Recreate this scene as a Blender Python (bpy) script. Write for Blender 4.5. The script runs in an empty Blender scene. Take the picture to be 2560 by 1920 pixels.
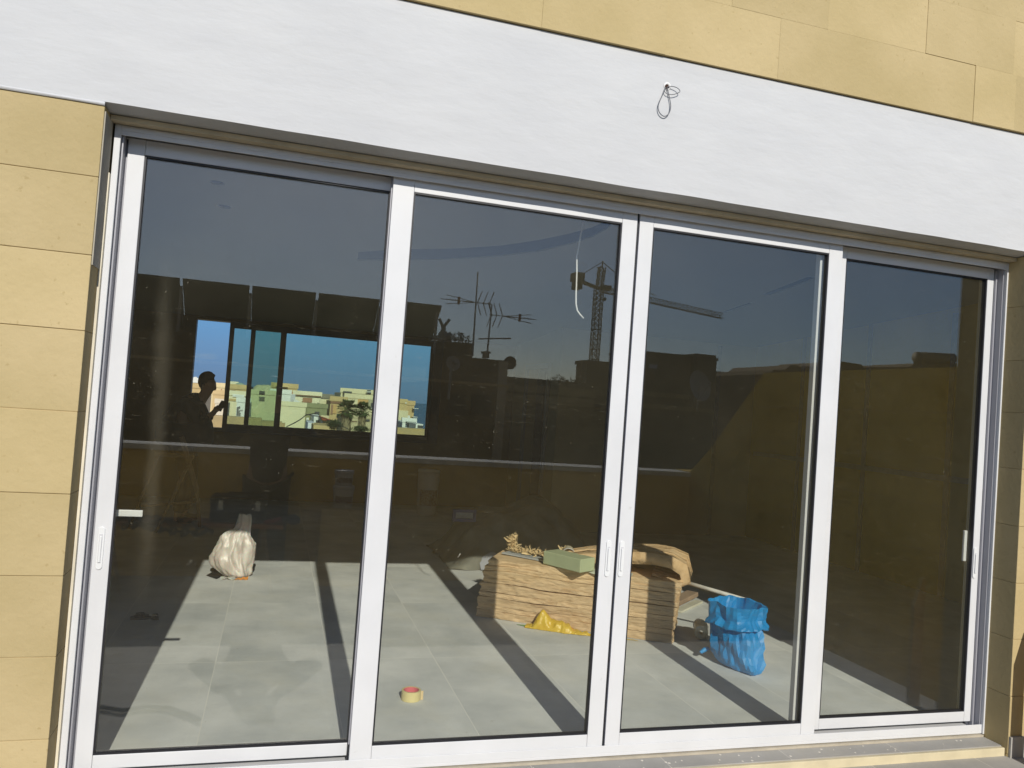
import bpy, bmesh, math, random
from mathutils import Vector, Matrix, noise
random.seed(7)
C = bpy.context.scene.collection
sc = bpy.context.scene

# ---------------------------------------------------------------- camera
FPX = 1971.4; YAW, PITCH, ROLL = 0.287516, 0.030251, 0.0721088
CAM = Vector((0.0, -3.4556, 1.60))
_F = Vector((math.sin(YAW)*math.cos(PITCH), math.cos(YAW)*math.cos(PITCH), math.sin(PITCH)))
_R0 = Vector((math.cos(YAW), -math.sin(YAW), 0)); _U0 = _R0.cross(_F)
RR = _R0*math.cos(ROLL) + _U0*math.sin(ROLL); UU = -_R0*math.sin(ROLL) + _U0*math.cos(ROLL)
cd = bpy.data.cameras.new("camera"); cam = bpy.data.objects.new("camera", cd); C.objects.link(cam)
m3 = Matrix((RR, UU, -_F)).transposed()
cam.matrix_world = Matrix.Translation(CAM) @ m3.to_4x4()
cd.sensor_width = 36; cd.lens = FPX/2560*36; cd.clip_start = 0.005; cd.clip_end = 6000
sc.camera = cam

# ---------------------------------------------------------------- world, sun, exposure
SUN_EL = math.radians(30.2)
w = bpy.data.worlds.new("World"); sc.world = w; w.use_nodes = True
nt = w.node_tree; nt.nodes.clear()
def wn(t, **k):
    n = nt.nodes.new(t)
    for a, b in k.items(): setattr(n, a, b)
    return n
sky = wn('ShaderNodeTexSky', sky_type='NISHITA'); sky.sun_disc = False
sky.sun_elevation = SUN_EL; sky.sun_rotation = math.radians(180); sky.altitude = 60
sky.air_density = 1.0; sky.dust_density = 0.5; sky.ozone_density = 3.0
tc = wn('ShaderNodeTexCoord'); sep = wn('ShaderNodeSeparateXYZ')
nt.links.new(tc.outputs['Generated'], sep.inputs[0])
def ramp(src, lo, hi):
    n = wn('ShaderNodeMapRange', interpolation_type='SMOOTHSTEP'); n.inputs[1].default_value = lo; n.inputs[2].default_value = hi
    nt.links.new(src, n.inputs[0]); return n.outputs[0]
def mth(op, a, b):
    n = wn('ShaderNodeMath', operation=op)
    for i, v in enumerate((a, b)):
        if isinstance(v, (int, float)): n.inputs[i].default_value = v
        else: nt.links.new(v, n.inputs[i])
    return n.outputs[0]
# a dark bank of rain cloud stands in the northern sky, opposite the sun, with a few lit wisps in it
north = ramp(sep.outputs[1], 0.0, 0.5)
low = ramp(sep.outputs[2], 0.75, 0.25)
bank = mth('MULTIPLY', north, low)
grad = wn('ShaderNodeValToRGB'); el = grad.color_ramp.elements
el[0].position = 0.0; el[0].color = (1.7, 2.9, 5.2, 1)
el[1].position = 0.085; el[1].color = (1.75, 4.3, 8.3, 1)
e3 = el.new(0.20); e3.color = (1.05, 1.25, 1.55, 1)  # grey above the window's view, added to cut blue light indoors
nt.links.new(sep.outputs[2], grad.inputs[0])
nz = wn('ShaderNodeTexNoise'); nz.inputs['Scale'].default_value = 9; nz.inputs['Detail'].default_value = 6
mp = wn('ShaderNodeMapping'); mp.inputs['Scale'].default_value = (1, 1, 5)
nt.links.new(tc.outputs['Generated'], mp.inputs[0]); nt.links.new(mp.outputs[0], nz.inputs[0])
wisp = mth('MULTIPLY', ramp(nz.outputs[0], 0.58, 0.75), mth('MULTIPLY', ramp(sep.outputs[2], 0.135, 0.10), ramp(sep.outputs[0], -0.01, -0.06)))
wc = wn('ShaderNodeMixRGB'); nt.links.new(mth('MULTIPLY', wisp, 0.6), wc.inputs[0]); nt.links.new(grad.outputs[0], wc.inputs[1]); wc.inputs[2].default_value = (3.4, 4.6, 6.2, 1)
mx = wn('ShaderNodeMixRGB'); skt = wn('ShaderNodeMixRGB', blend_type='MULTIPLY'); skt.inputs[0].default_value = 1; skt.inputs[2].default_value = (.84, .92, 1.06, 1); nt.links.new(sky.outputs[0], skt.inputs[1])
nt.links.new(bank, mx.inputs[0]); nt.links.new(skt.outputs[0], mx.inputs[1]); nt.links.new(wc.outputs[0], mx.inputs[2])
bg = wn('ShaderNodeBackground'); bg.inputs[1].default_value = 0.085
nt.links.new(mx.outputs[0], bg.inputs[0]); out = wn('ShaderNodeOutputWorld'); nt.links.new(bg.outputs[0], out.inputs[0])

sl = bpy.data.lights.new("sun", 'SUN'); sl.energy = 3.6; sl.angle = math.radians(0.5); sl.color = (1.0, 0.955, 0.87)
so = bpy.data.objects.new("sun", sl); C.objects.link(so)
sdir = Vector((0.012, math.cos(SUN_EL), -math.sin(SUN_EL))).normalized()
so.rotation_euler = sdir.to_track_quat('-Z', 'Y').to_euler(); so.location = (0, -20, 14)
sc.view_settings.view_transform = 'Standard'; sc.view_settings.look = 'None'
sc.view_settings.exposure = 0.10; sc.view_settings.gamma = 1; sc.view_settings.use_curve_mapping = False
cy = sc.cycles
cy.use_denoising = True; cy.transparent_max_bounces = 24; cy.max_bounces = 8; cy.diffuse_bounces = 5
cy.glossy_bounces = 4; cy.transmission_bounces = 8; cy.sample_clamp_indirect = 4; cy.caustics_reflective = False; cy.caustics_refractive = False

# ---------------------------------------------------------------- helpers
def ray(px, py): return RR*((px-1280)/FPX) - UU*((py-960)/FPX) + _F
def W(px, py, Y):            # photo pixel (2560 wide) -> point at depth y = Y
    d = ray(px, py); return CAM + d*((Y-CAM.y)/d.y)
def Z(px, py, z=0.0):        # photo pixel -> point on the level z
    d = ray(px, py); return CAM + d*((z-CAM.z)/d.z)
def M(px, py, Y):            # seen in the door glass: real point Y metres in front of it
    p = W(px, py, Y); return Vector((p.x, -p.y, p.z))

class MB:
    def __init__(s): s.v = []; s.f = []
    def add(s, vs, fs):
        o = len(s.v); s.v += [tuple(v) for v in vs]; s.f += [tuple(i+o for i in f) for f in fs]; return s
    def box(s, x0, x1, y0, y1, z0, z1):
        vs = [(x, y, z) for x in (x0, x1) for y in (y0, y1) for z in (z0, z1)]
        return s.add(vs, [(0,1,3,2),(4,6,7,5),(0,4,5,1),(2,3,7,6),(0,2,6,4),(1,5,7,3)])
    def obox(s, c, ax, ay, az, sx, sy, sz):      # oriented box, c = centre
        c = Vector(c); vs = [c+ax*(sx*i)+ay*(sy*j)+az*(sz*k) for i in (-.5,.5) for j in (-.5,.5) for k in (-.5,.5)]
        return s.add(vs, [(0,1,3,2),(4,6,7,5),(0,4,5,1),(2,3,7,6),(0,2,6,4),(1,5,7,3)])
    def tube(s, pts, r, n=8, cap=True):
        pts = [Vector(p) for p in pts]; rs = r if isinstance(r, (list, tuple)) else [r]*len(pts)
        vs = []; prev = None
        for i, p in enumerate(pts):
            t = (pts[min(i+1, len(pts)-1)]-pts[max(i-1, 0)]).normalized()
            a = t.orthogonal().normalized() if prev is None else (prev-t*prev.dot(t)).normalized()
            prev = a; b = t.cross(a)
            vs += [p+(a*math.cos(2*math.pi*k/n)+b*math.sin(2*math.pi*k/n))*rs[i] for k in range(n)]
        fs = [(i*n+k, i*n+(k+1) % n, (i+1)*n+(k+1) % n, (i+1)*n+k) for i in range(len(pts)-1) for k in range(n)]
        if cap: fs += [tuple(range(n-1, -1, -1)), tuple(range((len(pts)-1)*n, len(pts)*n))]
        return s.add(vs, fs)
    def lathe(s, prof, c, n=24, axis=None):      # prof: (r, h) list
        c = Vector(c); az = (Vector(axis).normalized() if axis else Vector((0, 0, 1))); ax = az.orthogonal().normalized(); ay = az.cross(ax)
        vs = [c+ax*(r*math.cos(2*math.pi*k/n))+ay*(r*math.sin(2*math.pi*k/n))+az*h for r, h in prof for k in range(n)]
        fs = [(i*n+k, i*n+(k+1) % n, (i+1)*n+(k+1) % n, (i+1)*n+k) for i in range(len(prof)-1) for k in range(n)]
        return s.add(vs, fs)
    def prism(s, poly, y0, y1, axis='y'):        # poly (a, b) extruded; axis y: (x, z); axis x: (y, z)
        n = len(poly); mk = (lambda a, b, t: (a, t, b)) if axis == 'y' else ((lambda a, b, t: (t, a, b)) if axis == 'x' else (lambda a, b, t: (a, b, t)))
        vs = [mk(a, b, y0) for a, b in poly]+[mk(a, b, y1) for a, b in poly]
        return s.add(vs, [tuple(range(n-1, -1, -1)), tuple(range(n, 2*n))]+[(k, (k+1) % n, n+(k+1) % n, n+k) for k in range(n)])
    def grid(s, fn, nu, nv):
        vs = [fn(i/nu, j/nv) for i in range(nu+1) for j in range(nv+1)]
        return s.add(vs, [(i*(nv+1)+j, (i+1)*(nv+1)+j, (i+1)*(nv+1)+j+1, i*(nv+1)+j+1) for i in range(nu) for j in range(nv)])
    def loft(s, rings, closed=True, cap=True):
        n = len(rings[0]); vs = [p for r in rings for p in r]
        fs = [(i*n+k, i*n+(k+1) % n, (i+1)*n+(k+1) % n, (i+1)*n+k) for i in range(len(rings)-1) for k in range(n if closed else n-1)]
        if cap: fs += [tuple(range(n-1, -1, -1))]
        return s.add(vs, fs)
def tag(o, label=None, cat=None, group=None, kind=None):
    if label: o['label'] = label
    if cat: o['category'] = cat
    if group: o['group'] = group
    if kind: o['kind'] = kind
    return o
def mesh(name, mb, mat, parent=None, label=None, cat=None, group=None, kind=None, bevel=0, smooth=False, solid=0, sub=0, seg=2):
    me = bpy.data.meshes.new(name); me.from_pydata(mb.v, [], mb.f); me.materials.append(mat)
    b = bmesh.new(); b.from_mesh(me); bmesh.ops.recalc_face_normals(b, faces=b.faces); b.to_mesh(me); b.free()
    o = bpy.data.objects.new(name, me); C.objects.link(o); o.parent = parent
    if smooth:
        for p in me.polygons: p.use_smooth = True
    if solid: m = o.modifiers.new('s', 'SOLIDIFY'); m.thickness = solid; m.offset = 0
    if bevel: m = o.modifiers.new('b', 'BEVEL'); m.width = bevel; m.segments = seg; m.limit_method = 'ANGLE'; m.angle_limit = 0.6
    if sub: m = o.modifiers.new('u', 'SUBSURF'); m.levels = sub; m.render_levels = sub
    return tag(o, label, cat, group, kind)
def empty(name, loc, label=None, cat=None, group=None, parent=None):
    o = bpy.data.objects.new(name, None); C.objects.link(o); o.parent = parent; o['_at'] = 0; del o['_at']
    o.location = loc; o.empty_display_size = .1
    bpy.context.view_layer.update()
    return tag(o, label, cat, group)
def part(name, mb, mat, root, **k):              # a part given in world coordinates under a root that stands at its own base
    o = mesh(name, mb, mat, root, **k)
    off = Vector((0, 0, 0)); r = root
    while r is not None: off += r.location; r = r.parent
    o.data.transform(Matrix.Translation(-off)); return o

# ---------------------------------------------------------------- materials
def material(name): m = bpy.data.materials.new(name); m.use_nodes = True; return m
def pbr(name, col, rough=.6, var=.0, vscale=5, bump=0, bscale=30, metal=0, col2=None, detail=6, vec='Object', stretch=None, island=0, spec=None, bdist=.01, coat=0, trans=0, ior=None, speck=None, objvar=0):
    m = material(name); t = m.node_tree; b = t.nodes['Principled BSDF']; L = t.links.new
    b.inputs['Roughness'].default_value = rough; b.inputs['Metallic'].default_value = metal
    if spec is not None: b.inputs['Specular IOR Level'].default_value = spec
    if coat: b.inputs['Coat Weight'].default_value = coat
    if trans: b.inputs['Transmission Weight'].default_value = trans
    if ior: b.inputs['IOR'].default_value = ior
    b.inputs['Base Color'].default_value = (*col, 1)
    co = t.nodes.new('ShaderNodeTexCoord'); src = co.outputs[vec]
    if stretch:
        mp = t.nodes.new('ShaderNodeMapping'); mp.inputs['Scale'].default_value = stretch; L(src, mp.inputs[0]); src = mp.outputs[0]
    cur = None
    if var or col2:
        n = t.nodes.new('ShaderNodeTexNoise'); n.inputs['Scale'].default_value = vscale; n.inputs['Detail'].default_value = detail; L(src, n.inputs[0])
        r = t.nodes.new('ShaderNodeMapRange'); r.inputs[1].default_value = .32; r.inputs[2].default_value = .68; L(n.outputs[0], r.inputs[0])
        x = t.nodes.new('ShaderNodeMixRGB'); L(r.outputs[0], x.inputs[0])
        c2 = col2 if col2 else tuple(c*(1+var) for c in col); c1 = col if col2 else tuple(c*(1-var) for c in col)
        x.inputs[1].default_value = (*c1, 1); x.inputs[2].default_value = (*c2, 1); cur = x.outputs[0]
    if speck:
        n = t.nodes.new('ShaderNodeTexNoise'); n.inputs['Scale'].default_value = speck[0]; n.inputs['Detail'].default_value = 3; L(src, n.inputs[0])
        r = t.nodes.new('ShaderNodeMapRange'); r.inputs[1].default_value = speck[1]; r.inputs[2].default_value = speck[1]+.06; L(n.outputs[0], r.inputs[0])
        x = t.nodes.new('ShaderNodeMixRGB'); L(r.outputs[0], x.inputs[0]); x.inputs[2].default_value = (*speck[2], 1)
        if cur: L(cur, x.inputs[1])
        else: x.inputs[1].default_value = (*col, 1)
        cur = x.outputs[0]
    if island:
        g = t.nodes.new('ShaderNodeNewGeometry'); r = t.nodes.new('ShaderNodeMapRange'); r.inputs[3].default_value = 1-island; r.inputs[4].default_value = 1+island; L(g.outputs['Random Per Island'], r.inputs[0])
        x = t.nodes.new('ShaderNodeMixRGB'); x.blend_type = 'MULTIPLY'; x.inputs[0].default_value = 1
        if cur: L(cur, x.inputs[1])
        else: x.inputs[1].default_value = (*col, 1)
        L(r.outputs[0], x.inputs[2]); cur = x.outputs[0]
    if objvar:
        g = t.nodes.new('ShaderNodeObjectInfo'); r = t.nodes.new('ShaderNodeMapRange'); r.inputs[3].default_value = 1-objvar; r.inputs[4].default_value = 1+objvar; L(g.outputs['Random'], r.inputs[0])
        x = t.nodes.new('ShaderNodeMixRGB'); x.blend_type = 'MULTIPLY'; x.inputs[0].default_value = 1; L(cur, x.inputs[1]); L(r.outputs[0], x.inputs[2]); cur = x.outputs[0]
    if cur: L(cur, b.inputs['Base Color'])
    if bump:
        n = t.nodes.new('ShaderNodeTexNoise'); n.inputs['Scale'].default_value = bscale; n.inputs['Detail'].default_value = 8; L(src, n.inputs[0])
        bp = t.nodes.new('ShaderNodeBump'); bp.inputs['Strength'].default_value = bump; bp.inputs['Distance'].default_value = bdist; L(n.outputs[0], bp.inputs['Height']); L(bp.outputs[0], b.inputs['Normal'])
    return m
STONE = pbr('limestone', (.455, .36, .182), .9, col2=(.535, .425, .232), vscale=2.2, bump=.5, bscale=38, island=.06, bdist=.006, speck=(42, .68, (.44, .34, .17)), spec=.12)
STONE_T = pbr('terrace_limestone', (.62, .42, .09), .9, col2=(.70, .50, .13), vscale=1.5, bump=.3, bscale=40, spec=.1)
MORTAR = pbr('mortar', (.46, .35, .18), .95, var=.1)
RENDER = pbr('grey_render', (.40, .37, .30), .9, var=.12, vscale=9, bump=.2)
PLASTER = pbr('white_plaster', (.56, .565, .573), .85, col2=(.592, .596, .60), vscale=2.6, detail=9, bump=.6, bscale=5, bdist=.008, stretch=(1, 1, 2.6), spec=.2)
ALU = pbr('white_aluminium', (.668, .672, .680), .42, var=.03, vscale=5, speck=(16, .73, (.56, .56, .55)), spec=.35, bump=.04, bscale=9, bdist=.003)
GASKET = pbr('black_rubber', (.012, .012, .016), .5)
TRACK = pbr('grey_track', (.34, .34, .37), .5, metal=.1)
CONCR = pbr('raw_wall', (.19, .135, .05), .95, var=.12, vscale=3, bump=.2, bscale=25)
GYPS = pbr('gypsum_board', (.40, .35, .23), .9, var=.07, vscale=2)
GYPS2 = pbr('reflection_yellow_board', (.42, .30, .05), .9, var=.1, vscale=2)  # golden reflection of the terrace side wall is put into this board's yellow
JOINT = pbr('joint_filler', (.24, .23, .2), .9, var=.15, vscale=20)
CEIL = pbr('ceiling_board', (.26, .245, .19), .9, var=.04, vscale=1)
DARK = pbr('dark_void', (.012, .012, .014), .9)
DKALU = pbr('brown_aluminium', (.06, .055, .05), .5)
BLACK = pbr('black_plastic', (.015, .015, .018), .45, bump=.2, bscale=60)
WHITEPL = pbr('white_plastic', (.75, .76, .76), .4)
WOOD = pbr('grey_wood', (.30, .22, .14), .8, var=.2, vscale=9, stretch=(1, 1, 8))
STEEL = pbr('galvanised_steel', (.35, .34, .33), .5, metal=.6, var=.1)

def glass(name, tint, F0, dust=.0, seed=0.0, streak=None, kf=1.0):
    m = material(name); t = m.node_tree; t.nodes.clear(); L = t.links.new; N = t.nodes.new
    o = N('ShaderNodeOutputMaterial'); g = N('ShaderNodeNewGeometry')
    d = N('ShaderNodeVectorMath'); d.operation = 'DOT_PRODUCT'; L(g.outputs['Normal'], d.inputs[0]); L(g.outputs['Incoming'], d.inputs[1])
    def mt(op, *a):
        n = N('ShaderNodeMath'); n.operation = op
        for i, v in enumerate(a):
            if isinstance(v, (int, float)): n.inputs[i].default_value = v
            else: L(v, n.inputs[i])
        return n.outputs[0]
    c = mt('ABSOLUTE', d.outputs['Value']); p = mt('POWER', mt('SUBTRACT', 1.0, c), 4.2)
    fac = mt('ADD', F0, mt('MULTIPLY', p, (1-F0)*kf))
    tr = N('ShaderNodeBsdfTransparent'); tr.inputs[0].default_value = (*tint, 1)
    gl = N('ShaderNodeBsdfGlossy'); gl.inputs['Roughness'].default_value = 0; gl.inputs[0].default_value = (1, 1, 1, 1)
    mx = N('ShaderNodeMixShader'); L(fac, mx.inputs[0]); L(tr.outputs[0], mx.inputs[1]); L(gl.outputs[0], mx.inputs[2]); cur = mx.outputs[0]
    if dust:
        tcn = N('ShaderNodeTexCoord'); mp = N('ShaderNodeMapping'); mp.inputs['Location'].default_value = (seed, seed*.7, seed*1.3); L(tcn.outputs['Object'], mp.inputs[0])
        n1 = N('ShaderNodeTexNoise'); n1.inputs['Scale'].default_value = 2.2; n1.inputs['Detail'].default_value = 7; n1.inputs['Roughness'].default_value = .65; L(mp.outputs[0], n1.inputs[0])
        n2 = N('ShaderNodeTexNoise'); n2.inputs['Scale'].default_value = 110; n2.inputs['Detail'].default_value = 2; L(mp.outputs[0], n2.inputs[0])
        mr = N('ShaderNodeMapRange'); mr.inputs[1].default_value = .35; mr.inputs[2].default_value = .8; mr.inputs[3].default_value = dust*.7; mr.inputs[4].default_value = dust*1.5; L(n1.outputs[0], mr.inputs[0])
        ms = N('ShaderNodeMapRange'); ms.inputs[1].default_value = .72; ms.inputs[2].default_value = .80; ms.inputs[3].default_value = 0; ms.inputs[4].default_value = .26; L(n2.outputs[0], ms.inputs[0])
        fd = mt('ADD', mr.outputs[0], ms.outputs[0])
        # fine wiping scratches
        wv = N('ShaderNodeTexNoise'); wv.inputs['Scale'].default_value = 5; wv.inputs['Detail'].default_value = 5; m2 = N('ShaderNodeMapping'); m2.inputs['Scale'].default_value = (3, 1, 60); m2.inputs['Rotation'].default_value = (0, .35+seed, 0); L(mp.outputs[0], m2.inputs[0]); L(m2.outputs[0], wv.inputs[0])
        mw = N('ShaderNodeMapRange'); mw.inputs[1].default_value = .66; mw.inputs[2].default_value = .76; mw.inputs[4].default_value = .05; L(wv.outputs[0], mw.inputs[0]); fd = mt('ADD', fd, mw.outputs[0])
        if streak:
            sp = N('ShaderNodeSeparateXYZ'); L(tcn.outputs['Object'], sp.inputs[0])
            for (x0, wd, amp, z0, z1) in streak:
                wob = mt('MULTIPLY', mt('SUBTRACT', n1.outputs[0], .5), .12)
                dx = mt('ABSOLUTE', mt('SUBTRACT', mt('ADD', sp.outputs[0], wob), x0))
                s1 = N('ShaderNodeMapRange'); s1.interpolation_type = 'SMOOTHSTEP'; s1.inputs[1].default_value = wd; s1.inputs[2].default_value = 0; L(dx, s1.inputs[0])
                sz = N('ShaderNodeMapRange'); sz.interpolation_type = 'SMOOTHSTEP'; sz.inputs[1].default_value = z0; sz.inputs[2].default_value = z0+.5; L(sp.outputs[2], sz.inputs[0])
                sy = N('ShaderNodeMapRange'); sy.interpolation_type = 'SMOOTHSTEP'; sy.inputs[1].default_value = z1; sy.inputs[2].default_value = z1-.5; L(sp.outputs[2], sy.inputs[0])
                a = mt('MULTIPLY', mt('MULTIPLY', s1.outputs[0], sz.outputs[0]), mt('MULTIPLY', sy.outputs[0], amp))
                fd = mt('ADD', fd, mt('MULTIPLY', a, mt('ADD', n1.outputs[0], .3)))
        df = N('ShaderNodeBsdfDiffuse'); df.inputs[0].default_value = (.75, .68, .50, 1)
        m3_ = N('ShaderNodeMixShader'); L(fd, m3_.inputs[0]); L(cur, m3_.inputs[1]); L(df.outputs[0], m3_.inputs[2]); cur = m3_.outputs[0]
    L(cur, o.inputs[0]); return m

def tiles(name, c1, c2, tw, th, ox, oy, joint, jw=.0022, rough=.35, spec=.4, grime=(.30, .27, .2), gamt=.3):
    m = material(name); t = m.node_tree; b = t.nodes['Principled BSDF']; L = t.links.new; N = t.nodes.new
    co = N('ShaderNodeTexCoord'); sp = N('ShaderNodeSeparateXYZ'); L(co.outputs['Object'], sp.inputs[0])
    def mt(op, *a):
        n = N('ShaderNodeMath'); n.operation = op
        for i, v in enumerate(a):
            if isinstance(v, (int, float)): n.inputs[i].default_value = v
            else: L(v, n.inputs[i])
        return n.outputs[0]
    u = mt('DIVIDE', mt('SUBTRACT', sp.outputs[0], ox), tw); v = mt('DIVIDE', mt('SUBTRACT', sp.outputs[1], oy), th)
    def dist(a, s):
        f = mt('FRACT', a); return mt('MULTIPLY', mt('MINIMUM', f, mt('SUBTRACT', 1.0, f)), s)
    dm = mt('MINIMUM', dist(u, tw), dist(v, th)); jm = mt('LESS_THAN', dm, jw)
    cx = N('ShaderNodeCombineXYZ'); L(mt('FLOOR', u), cx.inputs[0]); L(mt('FLOOR', v), cx.inputs[1])
    wnz = N('ShaderNodeTexWhiteNoise'); wnz.noise_dimensions = '3D'; L(cx.outputs[0], wnz.inputs[0])
    addv = N('ShaderNodeVectorMath'); addv.operation = 'MULTIPLY_ADD'; L(wnz.outputs['Color'], addv.inputs[0]); addv.inputs[1].default_value = (9, 9, 9); L(co.outputs['Object'], addv.inputs[2])
    n = N('ShaderNodeTexNoise'); n.inputs['Scale'].default_value = 2.2; n.inputs['Detail'].default_value = 8; n.inputs['Roughness'].default_value = .6; L(addv.outputs[0], n.inputs[0])
    r = N('ShaderNodeMapRange'); r.inputs[1].default_value = .33; r.inputs[2].default_value = .68; L(n.outputs[0], r.inputs[0])
    x = N('ShaderNodeMixRGB'); x.inputs[1].default_value = (*c1, 1); x.inputs[2].default_value = (*c2, 1); L(r.outputs[0], x.inputs[0])
    n2 = N('ShaderNodeTexNoise'); n2.inputs['Scale'].default_value = 1.3; n2.inputs['Detail'].default_value = 9; n2.inputs['Roughness'].default_value = .7; L(co.outputs['Object'], n2.inputs[0])
    r2 = N('ShaderNodeMapRange'); r2.inputs[1].default_value = .48; r2.inputs[2].default_value = .72; r2.inputs[4].default_value = gamt; L(n2.outputs[0], r2.inputs[0])
    x2 = N('ShaderNodeMixRGB'); L(r2.outputs[0], x2.inputs[0]); L(x.outputs[0], x2.inputs[1]); x2.inputs[2].default_value = (*grime, 1)
    x3 = N('ShaderNodeMixRGB'); L(jm, x3.inputs[0]); L(x2.outputs[0], x3.inputs[1]); x3.inputs[2].default_value = (*joint, 1)
    n5 = N('ShaderNodeTexNoise'); n5.inputs['Scale'].default_value = 14; n5.inputs['Detail'].default_value = 4; L(co.outputs['Object'], n5.inputs[0])
    r5 = N('ShaderNodeMapRange'); r5.inputs[1].default_value = .70; r5.inputs[2].default_value = .76; r5.inputs[4].default_value = .45; L(n5.outputs[0], r5.inputs[0])
    x5 = N('ShaderNodeMixRGB'); L(r5.outputs[0], x5.inputs[0]); L(x3.outputs[0], x5.inputs[1]); x5.inputs[2].default_value = (.5, .48, .42, 1)
    L(x5.outputs[0], b.inputs['Base Color']); b.inputs['Specular IOR Level'].default_value = spec
    r3 = N('ShaderNodeMapRange'); r3.inputs[3].default_value = rough; r3.inputs[4].default_value = rough+.3; L(n2.outputs[0], r3.inputs[0]); L(r3.outputs[0], b.inputs['Roughness'])
    return m

# ================================================================ SETTING: floors, ground, sea
TILE_IN = tiles('floor_tile', (.54, .565, .565), (.77, .785, .77), .6455, 1.335, -.2225, 1.45, (.80, .80, .76), jw=.0024, rough=.7, spec=.02, grime=(.66, .64, .54), gamt=.5)
TILE_OUT = tiles('terrace_tile', (.33, .32, .295), (.44, .425, .395), .65, .65, .37, -.06, (.55, .52, .46), rough=.6, spec=.2, grime=(.46, .42, .34), gamt=.5)
mb = MB().box(-2.2, 6.6, .075, 8.6, -.12, 0)
mesh('interior_floor', mb, TILE_IN, kind='structure')
mb = MB().box(-5.2, 6.2, -4.1, -.185, -.25, -.045)
mesh('terrace_floor', mb, TILE_OUT, kind='structure')
mb = MB().box(-.70, 3.82, -.165, -.058, -.12, 0)
sill = empty('door_sill', (1.5, -.18, -.12), 'tiled door sill with a pale limestone edge below the white sliding door', 'door sill')
part('tile_tread', mb, TILE_OUT, sill)
part('limestone_edge', MB().box(-.70, 3.82, -.188, -.167, -.12, -.003), pbr('pale_limestone', (.62, .54, .36), .9, var=.08, vscale=8, bump=.3), sill, bevel=.003)
part('cement_bed', MB().box(-.70, 3.82, -.056, .075, -.12, .010), pbr('cement_dust', (.46, .41, .32), .95, var=.12, vscale=12, bump=.3), sill)
mb = MB()
for _ in range(60):
    x_, y_ = random.uniform(-.6, 3.7), random.uniform(-.155, -.07); r_ = random.uniform(.002, .008)
    mb.lathe([(0, .0022), (r_*.7, .0018), (r_, .0003)], (x_, y_, 0), 7)
part('plaster_spatter', mb, pbr('spatter', (.66, .62, .54), .9), sill)
GROUND = pbr('town_ground', (.22, .19, .14), .95, var=.2, vscale=.05)
mb = MB().add([(-1500, -1500, -12.2), (1500, -1500, -12.2), (1500, 380, -12.2), (-1500, 380, -12.2)], [(0,1,2,3)])
mesh('ground', mb, GROUND, kind='structure')
SEA = pbr('sea_water', (.015, .05, .09), .25, bump=.3, bscale=.6, bdist=.3)
mb = MB().add([(-5000, 380, -12.25), (5000, 380, -12.25), (5000, 5000, -12.25), (-5000, 5000, -12.25)], [(0,1,2,3)])
mesh('sea', mb, SEA, kind='structure')

# ================================================================ HOUSE
house = empty('house', (1.5, 4.0, -12.2), 'limestone house front with a white plaster band above the wide sliding door', 'house')
CZ = [-.30, -.03, .27, .569, .864, 1.165, 1.469, 1.771, 2.054, 2.348, 2.622]
mb = MB()
def block(x0, x1, z0, z1, y0=-.2, y1=.03, g=.0012):
    j = random.uniform(-.0018, .0018)
    mb.box(x0+g, x1-g, y0+j, y1, z0+g, z1-g)
for i in range(len(CZ)-1):                       # left pier: courses end at the door jamb
    z0, z1 = CZ[i], CZ[i+1]; xs = [-.70, -1.222 if i == 9 else (-1.62 if i % 2 else -1.33)]
    while xs[-1] > -5.4: xs.append(xs[-1]-.60)
    for a, b_ in zip(xs[1:], xs[:-1]): block(a, b_, z0, z1)
part('stone_facing', mb, STONE, house, bevel=.0022, seg=2); mb = MB()
for i in range(len(CZ)-1):                       # right pier
    z0, z1 = CZ[i], CZ[i+1]; xs = [3.822, 4.42 if i % 2 else 4.13]
    while xs[-1] < 6.6: xs.append(xs[-1]+.60)
    for a, b_ in zip(xs[:-1], xs[1:]): block(a, b_, z0, z1)
part('stone_facing', mb, STONE, house, bevel=.0022, seg=2); mb = MB()
UZ = [3.252, 3.552, 3.841, 4.13, 4.42, 4.72]
UX = {0: [.40, .973, 1.568, 2.165, 2.76, 3.344, 3.617, 4.2], 1: [.70, 1.27, 1.896, 2.43, 3.02, 3.594, 4.2], 2: [.45, 1.1, 1.7, 2.3, 2.9, 3.5, 4.1], 3: [.7, 1.3, 1.9, 2.5, 3.1, 3.7], 4: [.4, 1., 1.6, 2.2, 2.8, 3.4, 4.]}
for i in range(5):
    xs = UX[i][:]
    while xs[0] > -5.4: xs.insert(0, xs[0]-.6)
    while xs[-1] < 6.6: xs.append(xs[-1]+.6)
    for a, b_ in zip(xs[:-1], xs[1:]): block(a, b_, UZ[i]+(.004 if i == 0 else 0), UZ[i+1], y0=-.222, g=.0001)
part('stone_facing', mb, STONE, house, bevel=.0006, seg=2)
mb = MB().box(-6, -.704, -.196, .11, -.3, 2.62).box(3.826, 7, -.196, .11, -.3, 2.62).box(-6, 7, -.212, .11, 3.262, 4.8)
part('wall_core', mb, MORTAR, house)
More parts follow.
